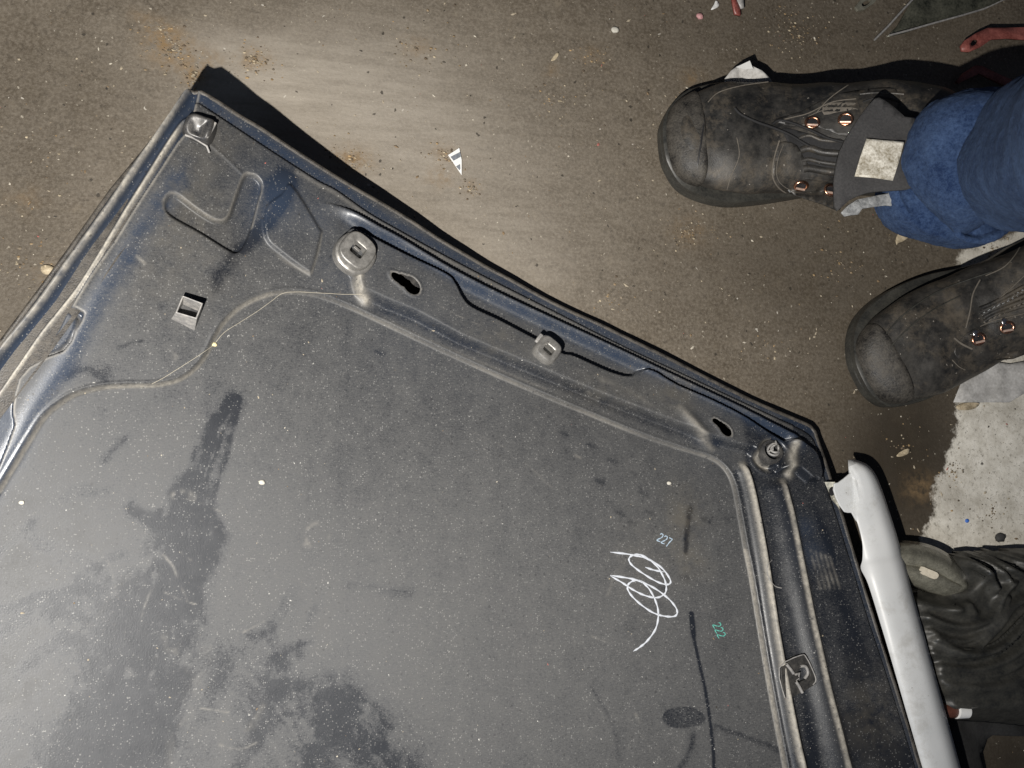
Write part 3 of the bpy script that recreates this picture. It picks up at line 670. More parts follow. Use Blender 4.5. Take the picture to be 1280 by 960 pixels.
box('clip_ear', *fr2, (.0035, .0125, .0040), (.010, .004, .003), M_bracket, b2, .001)

# coiled white clip in the right bowl
o3, u3, w3, n3 = frame_at(962, 566, math.radians(40))
cb3 = rings('clip_boss', [[o3+u3*(r*math.cos(2*math.pi*k/28))+w3*(r*math.sin(2*math.pi*k/28))+n3*z for k in range(28)] for r, z in ((.0115,-.003),(.0118,.004),(.0108,.0062),(.0088,.0066),(.0076,.0050),(.0074,-.001))], M_skin, panel, False, True)
for k, (a0, a1, rr, zz) in enumerate([(0.3, 5.2, .0068, .0075), (1.2, 6.4, .0044, .0100)]):
    pts = [o3+u3*(rr*math.cos(a)+.001)+w3*(rr*.8*math.sin(a))+n3*(zz+.0012*math.sin(a*2)) for a in np.linspace(a0, a1, 18)]
    tube_curve('coil_wire', pts, .0012, M_bracket, cb3)
tube_curve('coil_wire', [o3+u3*a+w3*b+n3*c for a, b, c in ((-.006,.003,.008),(-.002,.001,.010),(.001,.004,.0105),(.005,.002,.0105),(.008,.005,.009))], .0009, M_bracket, cb3)

# hollow square clip housing standing on the sheet
def housing():
    top = [(219,391),(228,369),(254,379),(246,399)]; base = [(213,399),(228,378),(252,389),(243,414)]
    tz = .0165
    def tp(a, b, z0): q = P(a, b, z0); return Vector(q.tolist())
    zb0 = onp(235, 392).z
    T_ = [tp(a, b, zb0+tz) for a, b in top]; B_ = [onp(a, b, -.002) for a, b in base]
    cT = sum(T_, Vector())/4
    Ti = [t.lerp(cT, .16) for t in T_]; cB = sum(B_, Vector())/4
    Bi = [(b.lerp(cB, .16))+Vector((0, 0, .003)) for b in B_]
    Tm = [t+Vector((0, 0, .0006)) for t in [a.lerp(b, .5) for a, b in zip(T_, Ti)]]
    o = rings('clip_housing', [B_, T_, Tm, Ti, Bi], M_bracket, panel, False, False); o.data.shade_flat()
    mod(o, 'BEVEL', width=.0008, segments=2)
    box('clip_floor', cB, Vector((1,0,0)), Vector((0,1,0)), Vector((0,0,1)), (0, .002, .0012), (.016, .010, .0015), M_dark, o)
    # lit foot flange
    f = [onp(a, b, .0006) for a, b in ((212,399),(243,416),(247,409),(252,390),(243,400),(218,394))]
    return o
housing()

# moulded end stop in the top-left corner
def end_stop():
    base = [(230,171),(225,160),(234,144),(250,145),(263,152),(276,155),(266,180),(260,187),(250,181),(239,176)]
    b = [onp(p[0], p[1], -.004) for p in base]; top = [onp(p[0], p[1], .0) for p in base]
    zz = sum(q.z for q in top)/len(top); c = sum(top, Vector())/len(top)
    hs = [.012,.014,.0155,.016,.014,.014,.015,.012,.011,.012]
    t1 = [Vector((q.x, q.y, zz-.004+h)).lerp(c+Vector((0,0,h)), .12) for q, h in zip(top, hs)]
    t2 = [Vector((q.x, q.y, zz-.002+h)).lerp(Vector((c.x, c.y, zz+h-.002)), .38) for q, h in zip(top, hs)]
    t3 = [Vector((q.x, q.y, zz-.005+h)).lerp(Vector((c.x, c.y, zz+h-.005)), .7) for q, h in zip(top, hs)]
    o = rings('end_stop', [b, t1, t2, t3], M_skin, panel, False, True, subsurf=2); return o
es = end_stop()
tube_curve('stop_rib', [onp(a, b, .011) for a, b in ((270,160),(266,168),(259,179))], .0012, M_bracket, es)
tube_curve('stop_rib', [onp(a, b, .004) for a, b in ((232,171),(241,174),(250,179),(259,185),(262,193))], .0010, M_bracket, es)

# square spring nut on the right channel
def spring_nut():
    o, u, w, n = frame_at(997, 845, math.radians(26))
    base = hz(o.x, o.y); o = Vector((o.x, o.y, max(hz(*(o.xy+Vector((a, b)))) for a in (-.008,0,.008) for b in (-.008,0,.008))+.0006))
    k = .00077
    def q(px, py, z=0):   # same pixels on the plate plane
        p = P(px, py, o.z+z); return Vector(p.tolist())
    outl = smooth([(974,835),(1001,819),(1008,822),(1016,838),(1020,850),(1016,856),(985,873),(981,872)], 2, True)
    inn = smooth([(997,838),(1002,832),(1008,834),(1011,842),(1008,847),(1000,851),(996,853),(993,850),(998,846),(991,843)], 2, True)
    N1, N2 = len(outl), len(inn)
    pts = [q(a, b) for a, b in outl]+[q(a, b) for a, b in inn]
    r = delaunay_2d_cdt([p.xy for p in pts], [(i, (i+1) % N1) for i in range(N1)]+[(N1+i, N1+(i+1) % N2) for i in range(N2)], [], 0, 1e-7)
    fc = []
    ip = [p.xy for p in pts[N1:]]; op = [p.xy for p in pts[:N1]]
    for f in r[2]:
        c = sum((r[0][i] for i in f), Vector((0, 0)))/len(f)
        if inside(c, op) and not inside(c, ip): fc.append(f)
    x = pydata('spring_nut', [(p.x, p.y, o.z) for p in r[0]], fc, panel, M_bracketd, False)
    mod(x, 'SOLIDIFY', thickness=.0026, offset=1); mod(x, 'BEVEL', width=.0005, segments=2, limit_method='ANGLE')
    for name, a in (('nut_tongue', [(983,830),(988,836),(992,842)]), ('nut_tongue', [(995,852),(999,858),(1003,866)]), ('nut_tongue', [(1000,833),(1007,833),(1010,841),(1006,848)])):
        tube_curve(name, [q(c, d, .0036) for c, d in smooth(a, 4)], .0015, M_bracket, x)
    tube_curve('nut_hook', [q(c, d, .001) for c, d in ((988,846),(995,843),(999,841),(998,848),(994,850))], .0013, M_bracket, x)
    tube_curve('edge_glint', [q(c, d, .0027) for c, d in smooth([(981,872),(974,835),(1001,819),(1008,822),(1016,838),(1020,850),(1016,856)], 3)], .0006, M_bracket, x)  # lighter tube put in as the plate's edge highlight
    tube_curve('rusty_edge', [q(c, d, .0012) for c, d in ((981,873),(1000,862))], .0006, M_brown, x)
def inside(p, poly):
    r = False; n = len(poly)
    for i in range(n):
        a, b = poly[i], poly[(i+1) % n]
        if (a.y > p.y) != (b.y > p.y) and p.x < (b.x-a.x)*(p.y-a.y)/(b.y-a.y)+a.x: r = not r
    return r
M_bracketd = mat_simple('dark_spring_steel', (.030, .031, .033), .42, .1, .35, 200, .2, .0003, tint=(.070, .066, .060))
spring_nut()
# raised ring mark and shallow spot
tube_curve('ring_mark', [onp(a, b, .0001) for a, b in smooth([(965,700),(959,708),(960,720),(968,732),(977,735)], 4)], .0005, M_bracket, panel)

# loose threads and crumbs on the panel: things of their own
def loose(name, pts, r, mat, label, cat, group=None):
    return tag(tube_curve(name, [onp(a, b, .0005) for a, b in smooth(pts, 5)], r, mat), label, cat, group)
M_thread = mat_simple('pale_thread', (.40, .37, .30), .8)
loose('loose_thread', [(190,480),(205,472),(221,462),(240,450),(255,440),(267,431),(280,416),(300,403),(322,389),(340,376),(353,367),(372,365),(392,366),(412,367),(430,368),(452,368)], .00022, M_thread, 'pale thread following the curved edge with a yellow bead on it', 'thread')
def pebble(name, px, py, r, mat, label, cat, on_panel=True, fl=.6, group=None, z=None):
    c = onp(px, py) if on_panel else V(px, py)
    bm = bmesh.new(); bmesh.ops.create_icosphere(bm, subdivisions=2, radius=1)
    sd = random.random()*50
    for v in bm.verts:
        k = 1+.35*mnoise.noise(v.co*1.6+Vector((sd, 0, 0)))
        v.co = Vector((v.co.x*r*k*1.25, v.co.y*r*k, v.co.z*r*fl*k))+c+Vector((0, 0, r*fl*.7))
    m = bpy.data.meshes.new(name); bm.to_mesh(m); bm.free(); m.shade_smooth(); m.materials.append(mat)
    o = bpy.data.objects.new(name, m); col.objects.link(o); return tag(o, label, cat, group)
M_yellow = mat_simple('yellow_crumb', (.66, .58, .33), .7); M_stone = mat_simple('pale_stone', (.50, .48, .42), .85); M_dkstone = mat_simple('dark_stone', (.05, .05, .05), .8)
M_pink = mat_simple('pink_plastic', (.42, .17, .17), .6, tint=(.60, .35, .35)); M_bluep = mat_simple('blue_chip', (.05, .16, .55), .6)
pebble('crumb', 268, 431, .0017, M_yellow, 'tiny yellow crumb caught on the thread beside the curved edge', 'crumb')
pebble('pebble', 327, 603, .0021, M_stone, 'round pale pebble on the middle of the dark panel', 'pebble')
pebble('pebble', 27, 628, .0016, M_stone, 'small white pebble at the left edge of the panel', 'pebble')
pebble('pebble', 836, 604, .0018, M_stone, 'tiny white crumb above the brown stain near the right ridges', 'pebble')

# ------------------------------------------------------------------ the white strip beside the panel
def build_trim():
    L = [(1060,575),(1061,592),(1063,618),(1067,640),(1074,660),(1078,680),(1078,699),(1076,711),(1085,730),(1100,778),(1117,835),(1153,960),(1189,1085)]
    R = [(1067,574),(1083,580),(1094,592),(1103,613),(1112,640),(1120,665),(1127,690),(1131,703),(1137,727),(1151,778),(1166,832),(1201,960),(1236,1085)]
    Ls, Rs = smooth(L, 5), smooth(R, 5); N = len(Ls)
    zt = np.interp(np.arange(N)/N, [0, .1, .5, 1], [.048, .055, .065, .085])
    v = []; K = 12
    for k in range(N):
        for j in range(K+1):
            t = j/K; a = Ls[k]*(1-t)+Rs[k]*t
            wpx = float(np.linalg.norm(Rs[k]-Ls[k])); wn = min(50, 16+k*2.0); q_ = max(-.25, 1-(1-t)*wpx/wn)
            dz = -.015*abs(2*q_-1)**4.5 if q_ > .5 else -.006*abs(2*q_-1)**3.0
            dz += (.0012*math.exp(-((q_-.16)/.05)**2) - .0008*math.exp(-((q_-.26)/.06)**2))*max(0, 1-k/(N*.5))
            if k < 3: dz -= .002*(3-k)
            p = P(a[0], a[1], zt[k]+dz); v.append(p)
    f = [(k*(K+1)+j, (k+1)*(K+1)+j, (k+1)*(K+1)+j+1, k*(K+1)+j+1) for k in range(N-1) for j in range(K)]
    root = empty('trim_strip', (0, 0, 0), 'long curved white plastic strip leaning along the right side of the car panel', 'trim strip')
    o = pydata('strip', v, f, root, M_trim); mod(o, 'SOLIDIFY', thickness=.0028, offset=-1); mod(o, 'BEVEL', width=.001, segments=2, limit_method='ANGLE')
    # mounting tab
    tab = [(1068,588),(1062,592),(1055,598),(1048,603),(1043,604),(1042,612),(1045,622),(1050,632),(1056,640),(1060,641),(1065,641),(1070,650),(1074,655)]
    vt = [P(a, b, .0525) for a, b in tab]+[P(1076, 640, .053), P(1072, 610, .0525)]
    o = pydata('mounting_tab', vt, [tuple(range(len(vt)))], root, M_trim, False); mod(o, 'SOLIDIFY', thickness=.0022, offset=-1); mod(o, 'BEVEL', width=.0008, segments=2)
    arm = [P(a, b, z) for a, b, z in ((1031,602,.042),(1044,602,.047),(1048,612,.047),(1050,636,.047),(1040,624,.042),(1036,614,.042))]
    o = pydata('tab_bracket', arm, [tuple(range(6))], root, M_horn, False); mod(o, 'SOLIDIFY', thickness=.003, offset=-1)
    vv = [P(a, b, .0476) for a, b in smooth([(1037,612),(1041,608),(1044,613),(1042,619),(1038,619)], 2, True)]
    o = pydata('screw_hole', vv, [tuple(range(len(vv)))], root, M_dark, False); mod(o, 'SOLIDIFY', thickness=.001, offset=1)
    return root
def make_trim_mat():
    t = NT('scuffed_white_paint'); b = t.noise(14, 4, .6); f = t.noise(600, 3, .7); s = t.noise(40, 6, .8, stretch=(9, math.radians(-35)))
    c = t.mix(t.rng(b, .3, .7), (.56, .575, .58), (.65, .66, .66))
    c = t.mix(t.rng(s, .68, .74, 0, .5), c, (.80, .80, .79)); c = t.mix(t.rng(t.noise(9, 3, .5), .64, .75, 0, .6), c, (.52, .47, .40))
    s1, _ = t.specks(300, .25, .06); c = t.mix(s1, c, (.2, .19, .17)); c = t.mix(t.rng(t.noise(26, 5, .75), .52, .68, 0, .45), c, (.34, .33, .30))
    return t.set(c, t.rng(b, .3, .7, .34, .46), 0, t.bump(f, .08, .0004))
M_trim = make_trim_mat(); build_trim()

# ------------------------------------------------------------------ generic thin sheet (paper, plates)
def sheet(name, px, z, mat, thick=.0006, crumple=.002, step=.006, cs=40, tilt=None, parent=None, holes=None, pull=0.0):
    pts = [Vector(P(a, b, z)[:2]) for a, b in px]; n = len(pts)
    hp = [[Vector(P(a, b, z)[:2]) for a, b in h] for h in (holes or [])]
    xs = [p.x for p in pts]; ys = [p.y for p in pts]
    grid = [Vector((a, b)) for a in np.arange(min(xs), max(xs), step) for b in np.arange(min(ys), max(ys), step) if inside(Vector((a, b)), pts)]
    allp = pts+[q for h in hp for q in h]; ed = [(i, (i+1) % n) for i in range(n)]; k0 = n
    for h in hp: ed += [(k0+i, k0+(i+1) % len(h)) for i in range(len(h))]; k0 += len(h)
    r = delaunay_2d_cdt(allp+grid, ed, [], 0, 1e-7)
    fc = []
    for f in r[2]:
        c = sum((r[0][i] for i in f), Vector((0, 0)))/len(f)
        if inside(c, pts) and not any(inside(c, h) for h in hp): fc.append(f)
    c0 = sum(pts, Vector((0, 0)))/n
    def zz(q):
        h = z+crumple*(mnoise.noise(Vector((q.x, q.y, z*9))*cs))+crumple*.5*mnoise.noise(Vector((q.y, q.x, 3))*cs*2.3)
        if tilt: h += (q.x-c0.x)*tilt[0]+(q.y-c0.y)*tilt[1]
        return max(h, .0012)
    o = pydata(name, [(q.x, q.y, zz(q)) for q in r[0]], fc, parent, mat, crumple > .0005)
    mod(o, 'SOLIDIFY', thickness=thick, offset=1)
    return o

# ------------------------------------------------------------------ person: boots and trouser leg at the right edge
person = empty('person', (0, 0, 0), 'person standing at the right in dusty black work boots and blue trousers', 'person')
def loft_local(name, secs, O, ux, uy, mat, parent, N=28, e=2.4, crumple=0.0, sub=1):
    out = []
    for (x, yc, hw, z0, z1, *r) in secs:
        ring = []
        for k in range(N):
            th = 2*math.pi*k/N; c, s = math.cos(th), math.sin(th); q = sq(th, r[0] if r else e)
            zz = (z0+z1)/2+(z1-z0)/2*q*s
            p = O+ux*x+uy*(yc+hw*q*c)+Vector((0, 0, zz))
            if crumple: p += Vector((0, 0, .0016*math.sin(x*300+2.5*mnoise.noise(p*30))*math.exp(-((x-.115)/.022)**2)*max(0, s)));  p += Vector((0, 0, 1))*crumple*mnoise.noise(p*45)+uy*crumple*mnoise.noise(p*38+Vector((5, 0, 0)))
            ring.append(p)
        out.append(ring)
    return rings(name, out, mat, parent, True, True, subsurf=sub)
def boot(toe, heel, side, label, lean=0.0, SC=1.0):
    A = V(*toe, .03); Bv = V(*heel, .03); ux = (Bv-A); ux.z = 0; ux.normalize(); uy = Vector((-ux.y, ux.x, 0)); O = Vector((A.x, A.y, 0))
    root = empty_part('boot', person, label); WD = 1.07*SC
    up = [(.001,-.002,.012,.022,.038,2.1),(.006,-.002,.025,.020,.047,2.2),(.016,-.001,.036,.018,.055,2.3),(.034,0,.0455,.018,.059,2.5),(.060,0,.0520,.018,.067,2.3),(.090,0,.0535,.018,.070,2.3),(.120,lean*.3,.052,.018,.078,2.2),(.150,lean*.6,.0505,.018,.092,2.3),
          (.180,lean,.048,.018,.110,2.3),(.205,lean,.046,.018,.130,2.3),(.230,lean,.042,.018,.135,2.3),(.262,lean,.040,.018,.128,2.4),(.285,lean*.5,.034,.018,.118,2.2),(.296,0,.018,.022,.095,2.0)]
    up = [(float(q[0]), float(q[1]), float(q[2])*WD, *map(float, q[3:])) for q in smooth(up, 4)]
    upper = loft_local('upper', up, O, ux, uy, M_leather, root, 44, crumple=.0024, sub=1)
    # sole with welt
    pts = []
    for (x, w, yc) in [(-.004,.013,-.002),(.003,.028,-.002),(.014,.0405,-.001),(.034,.0515,side*.002),(.066,.0590,side*.003),(.100,.0585,side*.004),(.135,.054,side*.004),(.170,.047,side*.002),(.210,.042,0),(.250,.043,0),(.285,.039,0),(.302,.022,0)]: pts.append((x, w, yc))
    pts = [(x, w*WD, yc) for x, w, yc in pts]
    ringp = [(x, yc+w) for x, w, yc in pts]+[(x, yc-w) for x, w, yc in reversed(pts)]
    ringp = smooth(ringp, 3, True); secs = []
    for (k, z, sc) in [(0, .001, .955), (1, .003, .985), (2, .012, .99), (3, .0155, .975), (4, .017, 1.0), (5, .0225, 1.0), (6, .024, .985), (7, .024, .90)]:
        secs.append([O+ux*(.15+(x-.15)*sc)+uy*(y*sc)+Vector((0, 0, z+.0105*max(0, 1-x/.05)**2)) for x, y in ringp])
    sole = rings('sole', secs, M_rubber, root, True, True)
    # moulded toe bumper
    tb = [(-.0030,-.002,.013,.018,.037,2.1),(.003,-.002,.0275,.017,.047,2.2),(.012,-.001,.0375,.016,.0535,2.5),(.022,-.001,.0425,.016,.0572,2.6),(.030,0,.0455,.017,.0592,2.6),(.0325,0,.0445,.018,.0575,2.6)]
    tb = [(a, b, c*WD, *z) for a, b, c, *z in tb]
    loft_local('toe_cap', tb, O, ux, uy, M_toe, root, 36, sub=1)
    dg = bpy.context.evaluated_depsgraph_get(); dg.update()
    ev = upper.evaluated_get(dg); bvh = BVHTree.FromObject(upper, dg)
    def on(px, py, lift=.001):
        d = Vector(ray(px, py).tolist()).normalized(); h = bvh.ray_cast(Vector((0, 0, CAMZ)), d)
        if h[0] is None: return None, Vector((0, 0, 1))
        n = h[1] if h[1].z > 0 else -h[1]; return h[0]+n*lift, n
    return root, on, (O, ux, uy)
def empty_part(name, parent, label=None):
    o = bpy.data.objects.new(name, None); col.objects.link(o); o.parent = parent
    if label: o['label'] = label
    return o
M_toe = mat_simple('scuffed_toe_rubber', (.011, .011, .012), .6, 0, .5, 75, .8, .0014, tint=(.080, .072, .060))
M_seam = mat_simple('worn_seam', (.13, .115, .095), .8, 0, .3, 300)
M_barc = mat_simple('polished_copper', (.85, .62, .50), .35, .6, .1, 300)
M_lace = mat_simple('black_lace', (.014, .014, .015), .8, 0, .3, 500, .5)
def seam(on, px, r, mat, parent, name='seam', lift=.0006, n=5):
    pts = [q for q in (on(a, b, lift)[0] for a, b in smooth(px, n)) if q is not None]
    if len(pts) < 2: return None
    return tube_curve(name, pts, r, mat, parent)
def eyelet(on, px, py, parent, ang=0, r=.0062):
    p, n = on(px, py, .0012); p = p or V(px, py, .07); u = Vector((math.cos(ang), math.sin(ang), 0)); u = (u-n*u.dot(n)).normalized(); w = n.cross(u)
    ring = [p+u*(r*math.cos(a))+w*(r*.85*math.sin(a))+n*.0006 for a in np.linspace(0, 2*math.pi, 19)]
    e = tube_curve('eyelet', ring, .0015, M_copper, parent)
    eye = pydata('eyelet_hole', [p+u*(r*.8*math.cos(a))+w*(r*.68*math.sin(a))+n*.0004 for a in np.linspace(0, 2*math.pi, 14)[:-1]], [tuple(range(13))], parent, M_dark, False)
    mod(eye, 'SOLIDIFY', thickness=.0006, offset=1)
    bar = tube_curve('eyelet_bar', [p-u*r*.8-w*r*.45+n*.0018, p+u*r*.8-w*r*.45+n*.0018], .0013, M_barc, parent)
    return e
def patch(on, px, mat, parent, name, step=.004, thick=.0012, lift=.0008):
    """a piece of material laid on the boot"""
    pts = [Vector((a, b)) for a, b in px]; n = len(pts)
    xs = [p.x for p in pts]; ys = [p.y for p in pts]; st = step*1350
    grid = [Vector((a, b)) for a in np.arange(min(xs)+st*.5, max(xs), st) for b in np.arange(min(ys)+st*.5, max(ys), st) if inside(Vector((a, b)), pts)]
    r = delaunay_2d_cdt(pts+grid, [(i, (i+1) % n) for i in range(n)], [], 0, 1e-6)
    fc = [f for f in r[2] if inside(sum((r[0][i] for i in f), Vector((0, 0)))/len(f), pts)]
    v = [on(q.x, q.y, lift)[0] or V(q.x, q.y, .07) for q in r[0]]
    o = pydata(name, v, fc, parent, mat); mod(o, 'SOLIDIFY', thickness=thick, offset=1)
    # faces must look up
    return o
bA, onA, frA = boot((832,176), (1225,186), 1, 'boot pointing left below the blue trouser leg, with copper eyelets and a white tab', -.004)
# quarter panels, seams, laces
patch(onA, smooth([(975,178),(968,200),(966,222),(978,238),(1003,247),(1030,256),(1050,262),(1056,240),(1040,222),(1010,205),(996,182)], 3, True), M_leather, bA, 'quarter')
patch(onA, smooth([(968,150),(1000,140),(1040,120),(1085,112),(1120,112),(1120,140),(1080,150),(1062,172),(1020,158),(990,158)], 3, True), M_leather, bA, 'quarter')
seam(onA, [(974,176),(967,200),(966,222),(978,238),(1003,247),(1030,256)], .0008, M_seam, bA)
seam(onA, [(885,128),(898,116),(925,108),(960,103)], .0006, M_seam, bA)
seam(onA, [(921,172),(924,195),(914,220),(908,240)], .0005, M_seam, bA, 'crease', .0000)
seam(onA, [(880,150),(876,180),(872,205),(869,238)], .0009, M_dark, bA, 'crease', .0006)
seam(onA, [(1060,107),(1045,117),(1032,128),(1020,142)], .0006, M_seam, bA)
seam(onA, [(970,152),(990,147),(1010,142),(1040,128),(1070,124)], .0007, M_seam, bA)
patch(onA, smooth([(1028,134),(1040,128),(1070,128),(1072,136),(1045,141),(1030,144)], 2, True), M_seam, bA, 'worn_patch')
patch(onA, smooth([(978,160),(1000,164),(1030,172),(1058,178),(1060,222),(1040,226),(1015,214),(998,200),(985,178)], 3, True), M_lace, bA, 'gap_shade', lift=.0002, thick=.0004)  # dark patch put in as shade of the recess under the laces
seam(onA, [(979,181),(972,200),(971,221),(982,234),(1005,243),(1028,251)], .0004, M_seam, bA)
seam(onA, [(1010,146),(1030,138),(1060,135),(1072,137)], .0005, M_seam, bA)
seam(onA, [(1075,118),(1100,116),(1130,118)], .0016, M_leather, bA, 'collar_roll', .0004)
seam(onA, [(1078,128),(1100,122),(1125,128)], .0012, M_lace, bA, 'collar_roll', .0004)
seam(onA, [(838,150),(858,124),(885,108),(925,99),(985,97)], .0008, M_rubber, bA, 'welt_line', .0004)
seam(onA, [(848,232),(870,244),(905,249),(950,249)], .0007, M_rubber, bA, 'welt_line', .0004)
for (a, b, c_, d_) in ((985,236,990,242),(1008,246,1016,252),(1024,252,1032,258)): seam(onA, [(a, b), (c_, d_)], .0010, M_fleece, bA, 'frayed_edge', .0006)
for (a, b) in ((1015,154),(1057,150),(1001,231),(1038,238)): eyelet(onA, a, b, bA, math.radians(-5))
for l in ([(918,136),(926,144),(945,153),(965,160),(985,168),(1010,182),(1030,190),(1052,194)], [(965,156),(975,151),(995,156),(1015,164),(1035,173),(1056,178)]):
    seam(onA, l, .0014, M_lace, bA, 'lace', .0012)
for k_, (yy, rr) in enumerate(((171, .0022), (186, .0040), (199, .0026), (209, .0042), (221, .0024))):
    seam(onA, [(998+k_*2, yy+2), (1012, yy-2+k_), (1028, yy+4), (1052, yy+5+k_)], rr, M_leather, bA, 'tongue_fold', -.0008)
# padded tongue with the soiled tab, standing in front of the shin
tg = sheet('tongue', smooth([(1096,124),(1111,136),(1124,150),(1142,158),(1150,200),(1140,236),(1111,240),(1086,241),(1064,249),(1050,262),(1046,244),(1047,205),(1059,174),(1074,148),(1087,130)], 2, True), .150, M_felt, .004, .004, .008, 25, tilt=(.15, 0), parent=bA)
lb = sheet('label_tab', [(1084,173),(1104,176),(1127,179),(1121,204),(1114,227),(1092,222),(1071,219),(1077,196)], .158, M_label, .0008, .0008, .005, 50, tilt=(.15, 0), parent=bA)
lin = sheet('torn_lining', [(1051,266),(1055,271),(1064,269),(1072,268),(1076,262),(1092,259),(1108,256),(1122,259),(1131,260),(1128,250),(1120,246),(1115,234),(1108,243),(1090,246),(1070,250),(1060,256)], .135, M_fleece, .002, .004, .004, 60, parent=bA)

bB, onB, frB = boot((1078,470), (1385,298), 1, 'boot pointing to the lower left beside the grey paper', -.003, .93)
seam(onB, [(1225,350),(1216,368),(1212,390),(1207,410)], .0008, M_seam, bB)
seam(onB, [(1232,345),(1255,334),(1270,318),(1280,300)], .0007, M_seam, bB)
seam(onB, [(1226,388),(1245,376),(1262,362),(1280,345)], .0007, M_seam, bB)
seam(onB, [(1225,408),(1245,400),(1280,392)], .0006, M_seam, bB)
for k in range(5):
    seam(onB, [(1224+k*1.5, 386+k*4), (1245, 377+k*4), (1280, 358+k*6)], .0022, M_leather, bB, 'tongue_fold', .0002)
patch(onB, smooth([(1200,425),(1215,412),(1250,402),(1290,392),(1290,440),(1240,450),(1205,452),(1192,440)], 2, True), M_leather, bB, 'quarter')
seam(onB, [(1092,478),(1104,448),(1130,415),(1165,388),(1200,370)], .0007, M_rubber, bB, 'welt_line', .0004)
seam(onB, [(1085,455),(1102,425),(1130,393),(1170,366),(1210,350),(1240,340)], .0009, M_rubber, bB, 'welt_line', .0004)
for k_ in range(9): seam(onB, [(1228+k_*6, 394-k_*3.4), (1231+k_*6, 390-k_*3.4)], .0016, M_fleece, bB, 'mesh_knot', .0006)
for k_ in range(9): seam(onB, [(1230+k_*6, 404-k_*3.0), (1233+k_*6, 400-k_*3.0)], .0014, M_seam, bB, 'mesh_knot', .0006)
seam(onB, [(1192,422),(1202,430),(1215,436)], .0012, M_seam, bB)
seam(onB, [(1190,450),(1198,458),(1206,462)], .0006, M_seam, bB)
for (a, b) in ((1222,424),(1258,409)): eyelet(onB, a, b, bB, math.radians(15))
for (a, b) in ((1219,417),(1255,402)):
    p, n = onB(a, b, .0018); pebt = bmesh.new(); bmesh.ops.create_icosphere(pebt, subdivisions=2, radius=.0042)
    for v in pebt.verts: v.co = Vector((v.co.x, v.co.y, v.co.z*.35))+p
    m = bpy.data.meshes.new('hook'); pebt.to_mesh(m); pebt.free(); m.shade_smooth(); new_obj('hook', m, bB, M_steel)

# blue trouser leg, bunched over the first boot
def trouser():
    cl = [(1158,214,.095),(1166,218,.104),(1180,223,.118),(1190,224,.138),(1200,221,.150),(1206,216,.158),(1216,208,.170),(1226,202,.186),(1240,202,.196),(1262,202,.204),(1282,200,.220),(1298,196,.245),(1318,190,.28),(1365,176,.35),(1430,155,.44),(1530,125,.53),(1670,85,.60)]
    rad = [.038,.051,.064,.067,.061,.044,.0600,.0655,.058,.040,.0570,.0620,.064,.066,.068,.069,.068]
    cp = [V(a, b, z) for a, b, z in cl]; n = 22
    cs = smooth([list(p)+[r] for p, r in zip(cp, rad)], 6); N = 72; out = []
    for i, q in enumerate(cs):
        c = Vector(q[:3]); t = (Vector(cs[min(i+1, len(cs)-1)][:3])-Vector(cs[max(i-1, 0)][:3])).normalized()
        u = Vector((0, 1, 0)); u = (u-t*u.dot(t)).normalized(); w = t.cross(u); s = i/len(cs); ring = []
        for k in range(N):
            th = 2*math.pi*k/N; r = q[3]
            d = u*math.cos(th)+w*math.sin(th)
            ph = s*34+1.3*math.sin(th+.6)+.8*math.sin(2*th)
            r *= 1+.03*math.sin(ph)*math.exp(-max(0, s-.1)*2.2)*(.6+.4*math.sin(th+1))+.045*math.sin(3*th+s*11)+.028*math.sin(5*th-s*19)
            r += .004*mnoise.noise(Vector((math.cos(th)*1.5, math.sin(th)*1.5, s*9)))
            sh = 1.2*math.sin(th+.8)+.5*math.sin(2*th+2)
            c2 = c+t*(.008*sh*math.exp(-((s-.35)/.22)**2))
            ring.append(c2+d*r)
        out.append(ring)
    o = rings('trouser_leg', out, M_cloth, person, False, True); mod(o, 'SUBSURF', levels=2, render_levels=2); mod(o, 'SOLIDIFY', thickness=.003, offset=-1)
    tx = bpy.data.textures.new('fuzz', 'CLOUDS'); tx.noise_scale = .02
    mod(o, 'DISPLACE', texture=tx, strength=.003, texture_coords='GLOBAL')
    t2 = bpy.data.textures.new('wool', 'CLOUDS'); t2.noise_scale = .0035
    mod(o, 'DISPLACE', texture=t2, strength=.0014, texture_coords='GLOBAL')
    return o
tl = trouser(); tl['label'] = 'blue fleecy trouser leg bunched over the boot'

# ------------------------------------------------------------------ things lying on the floor
tag(sheet('paper_scrap', [(1191,503),(1199,481),(1222,468),(1246,453),(1262,455),(1290,450),(1300,480),(1262,503),(1240,503),(1215,503)], .004, M_paper, .0004, .004, .006, 28), 'crumpled grey white paper scrap beside the lower boot', 'paper')
tag(sheet('paper_scrap', [(907,107),(906,98),(912,90),(921,83),(938,87),(948,92),(958,99),(968,108),(940,118),(915,120)], .030, M_paper, .0006, .006, .005, 60, tilt=(.1, .4)), 'small crumpled dirty paper sticking out above the upper boot toe', 'paper')
tag(sheet('paper_scrap', [(920,84),(937,76),(941,86),(932,87)], .040, M_paperw, .0005, .0004, .005), 'tiny bright white paper corner behind the upper boot toe', 'paper')
# printed triangular sticker scrap
tri = empty('sticker_scrap', (0, 0, 0), 'narrow white triangular sticker scrap with grey print on the bare floor', 'sticker')
sheet('backing', [(560,194),(574,185),(577,200),(577,219)], .0025, M_paperw, .0004, .0003, .01, parent=tri)
M_print = mat_simple('grey_print', (.22, .24, .27), .35, .2, .3, 300)
sheet('printed_band', [(563,196),(575,190),(576,196),(567,201)], .0032, M_print, .0001, 0, .01, parent=tri)
sheet('printed_band', [(570,208),(575,205),(575.5,211),(574.5,213)], .0032, M_print, .0001, 0, .01, parent=tri)

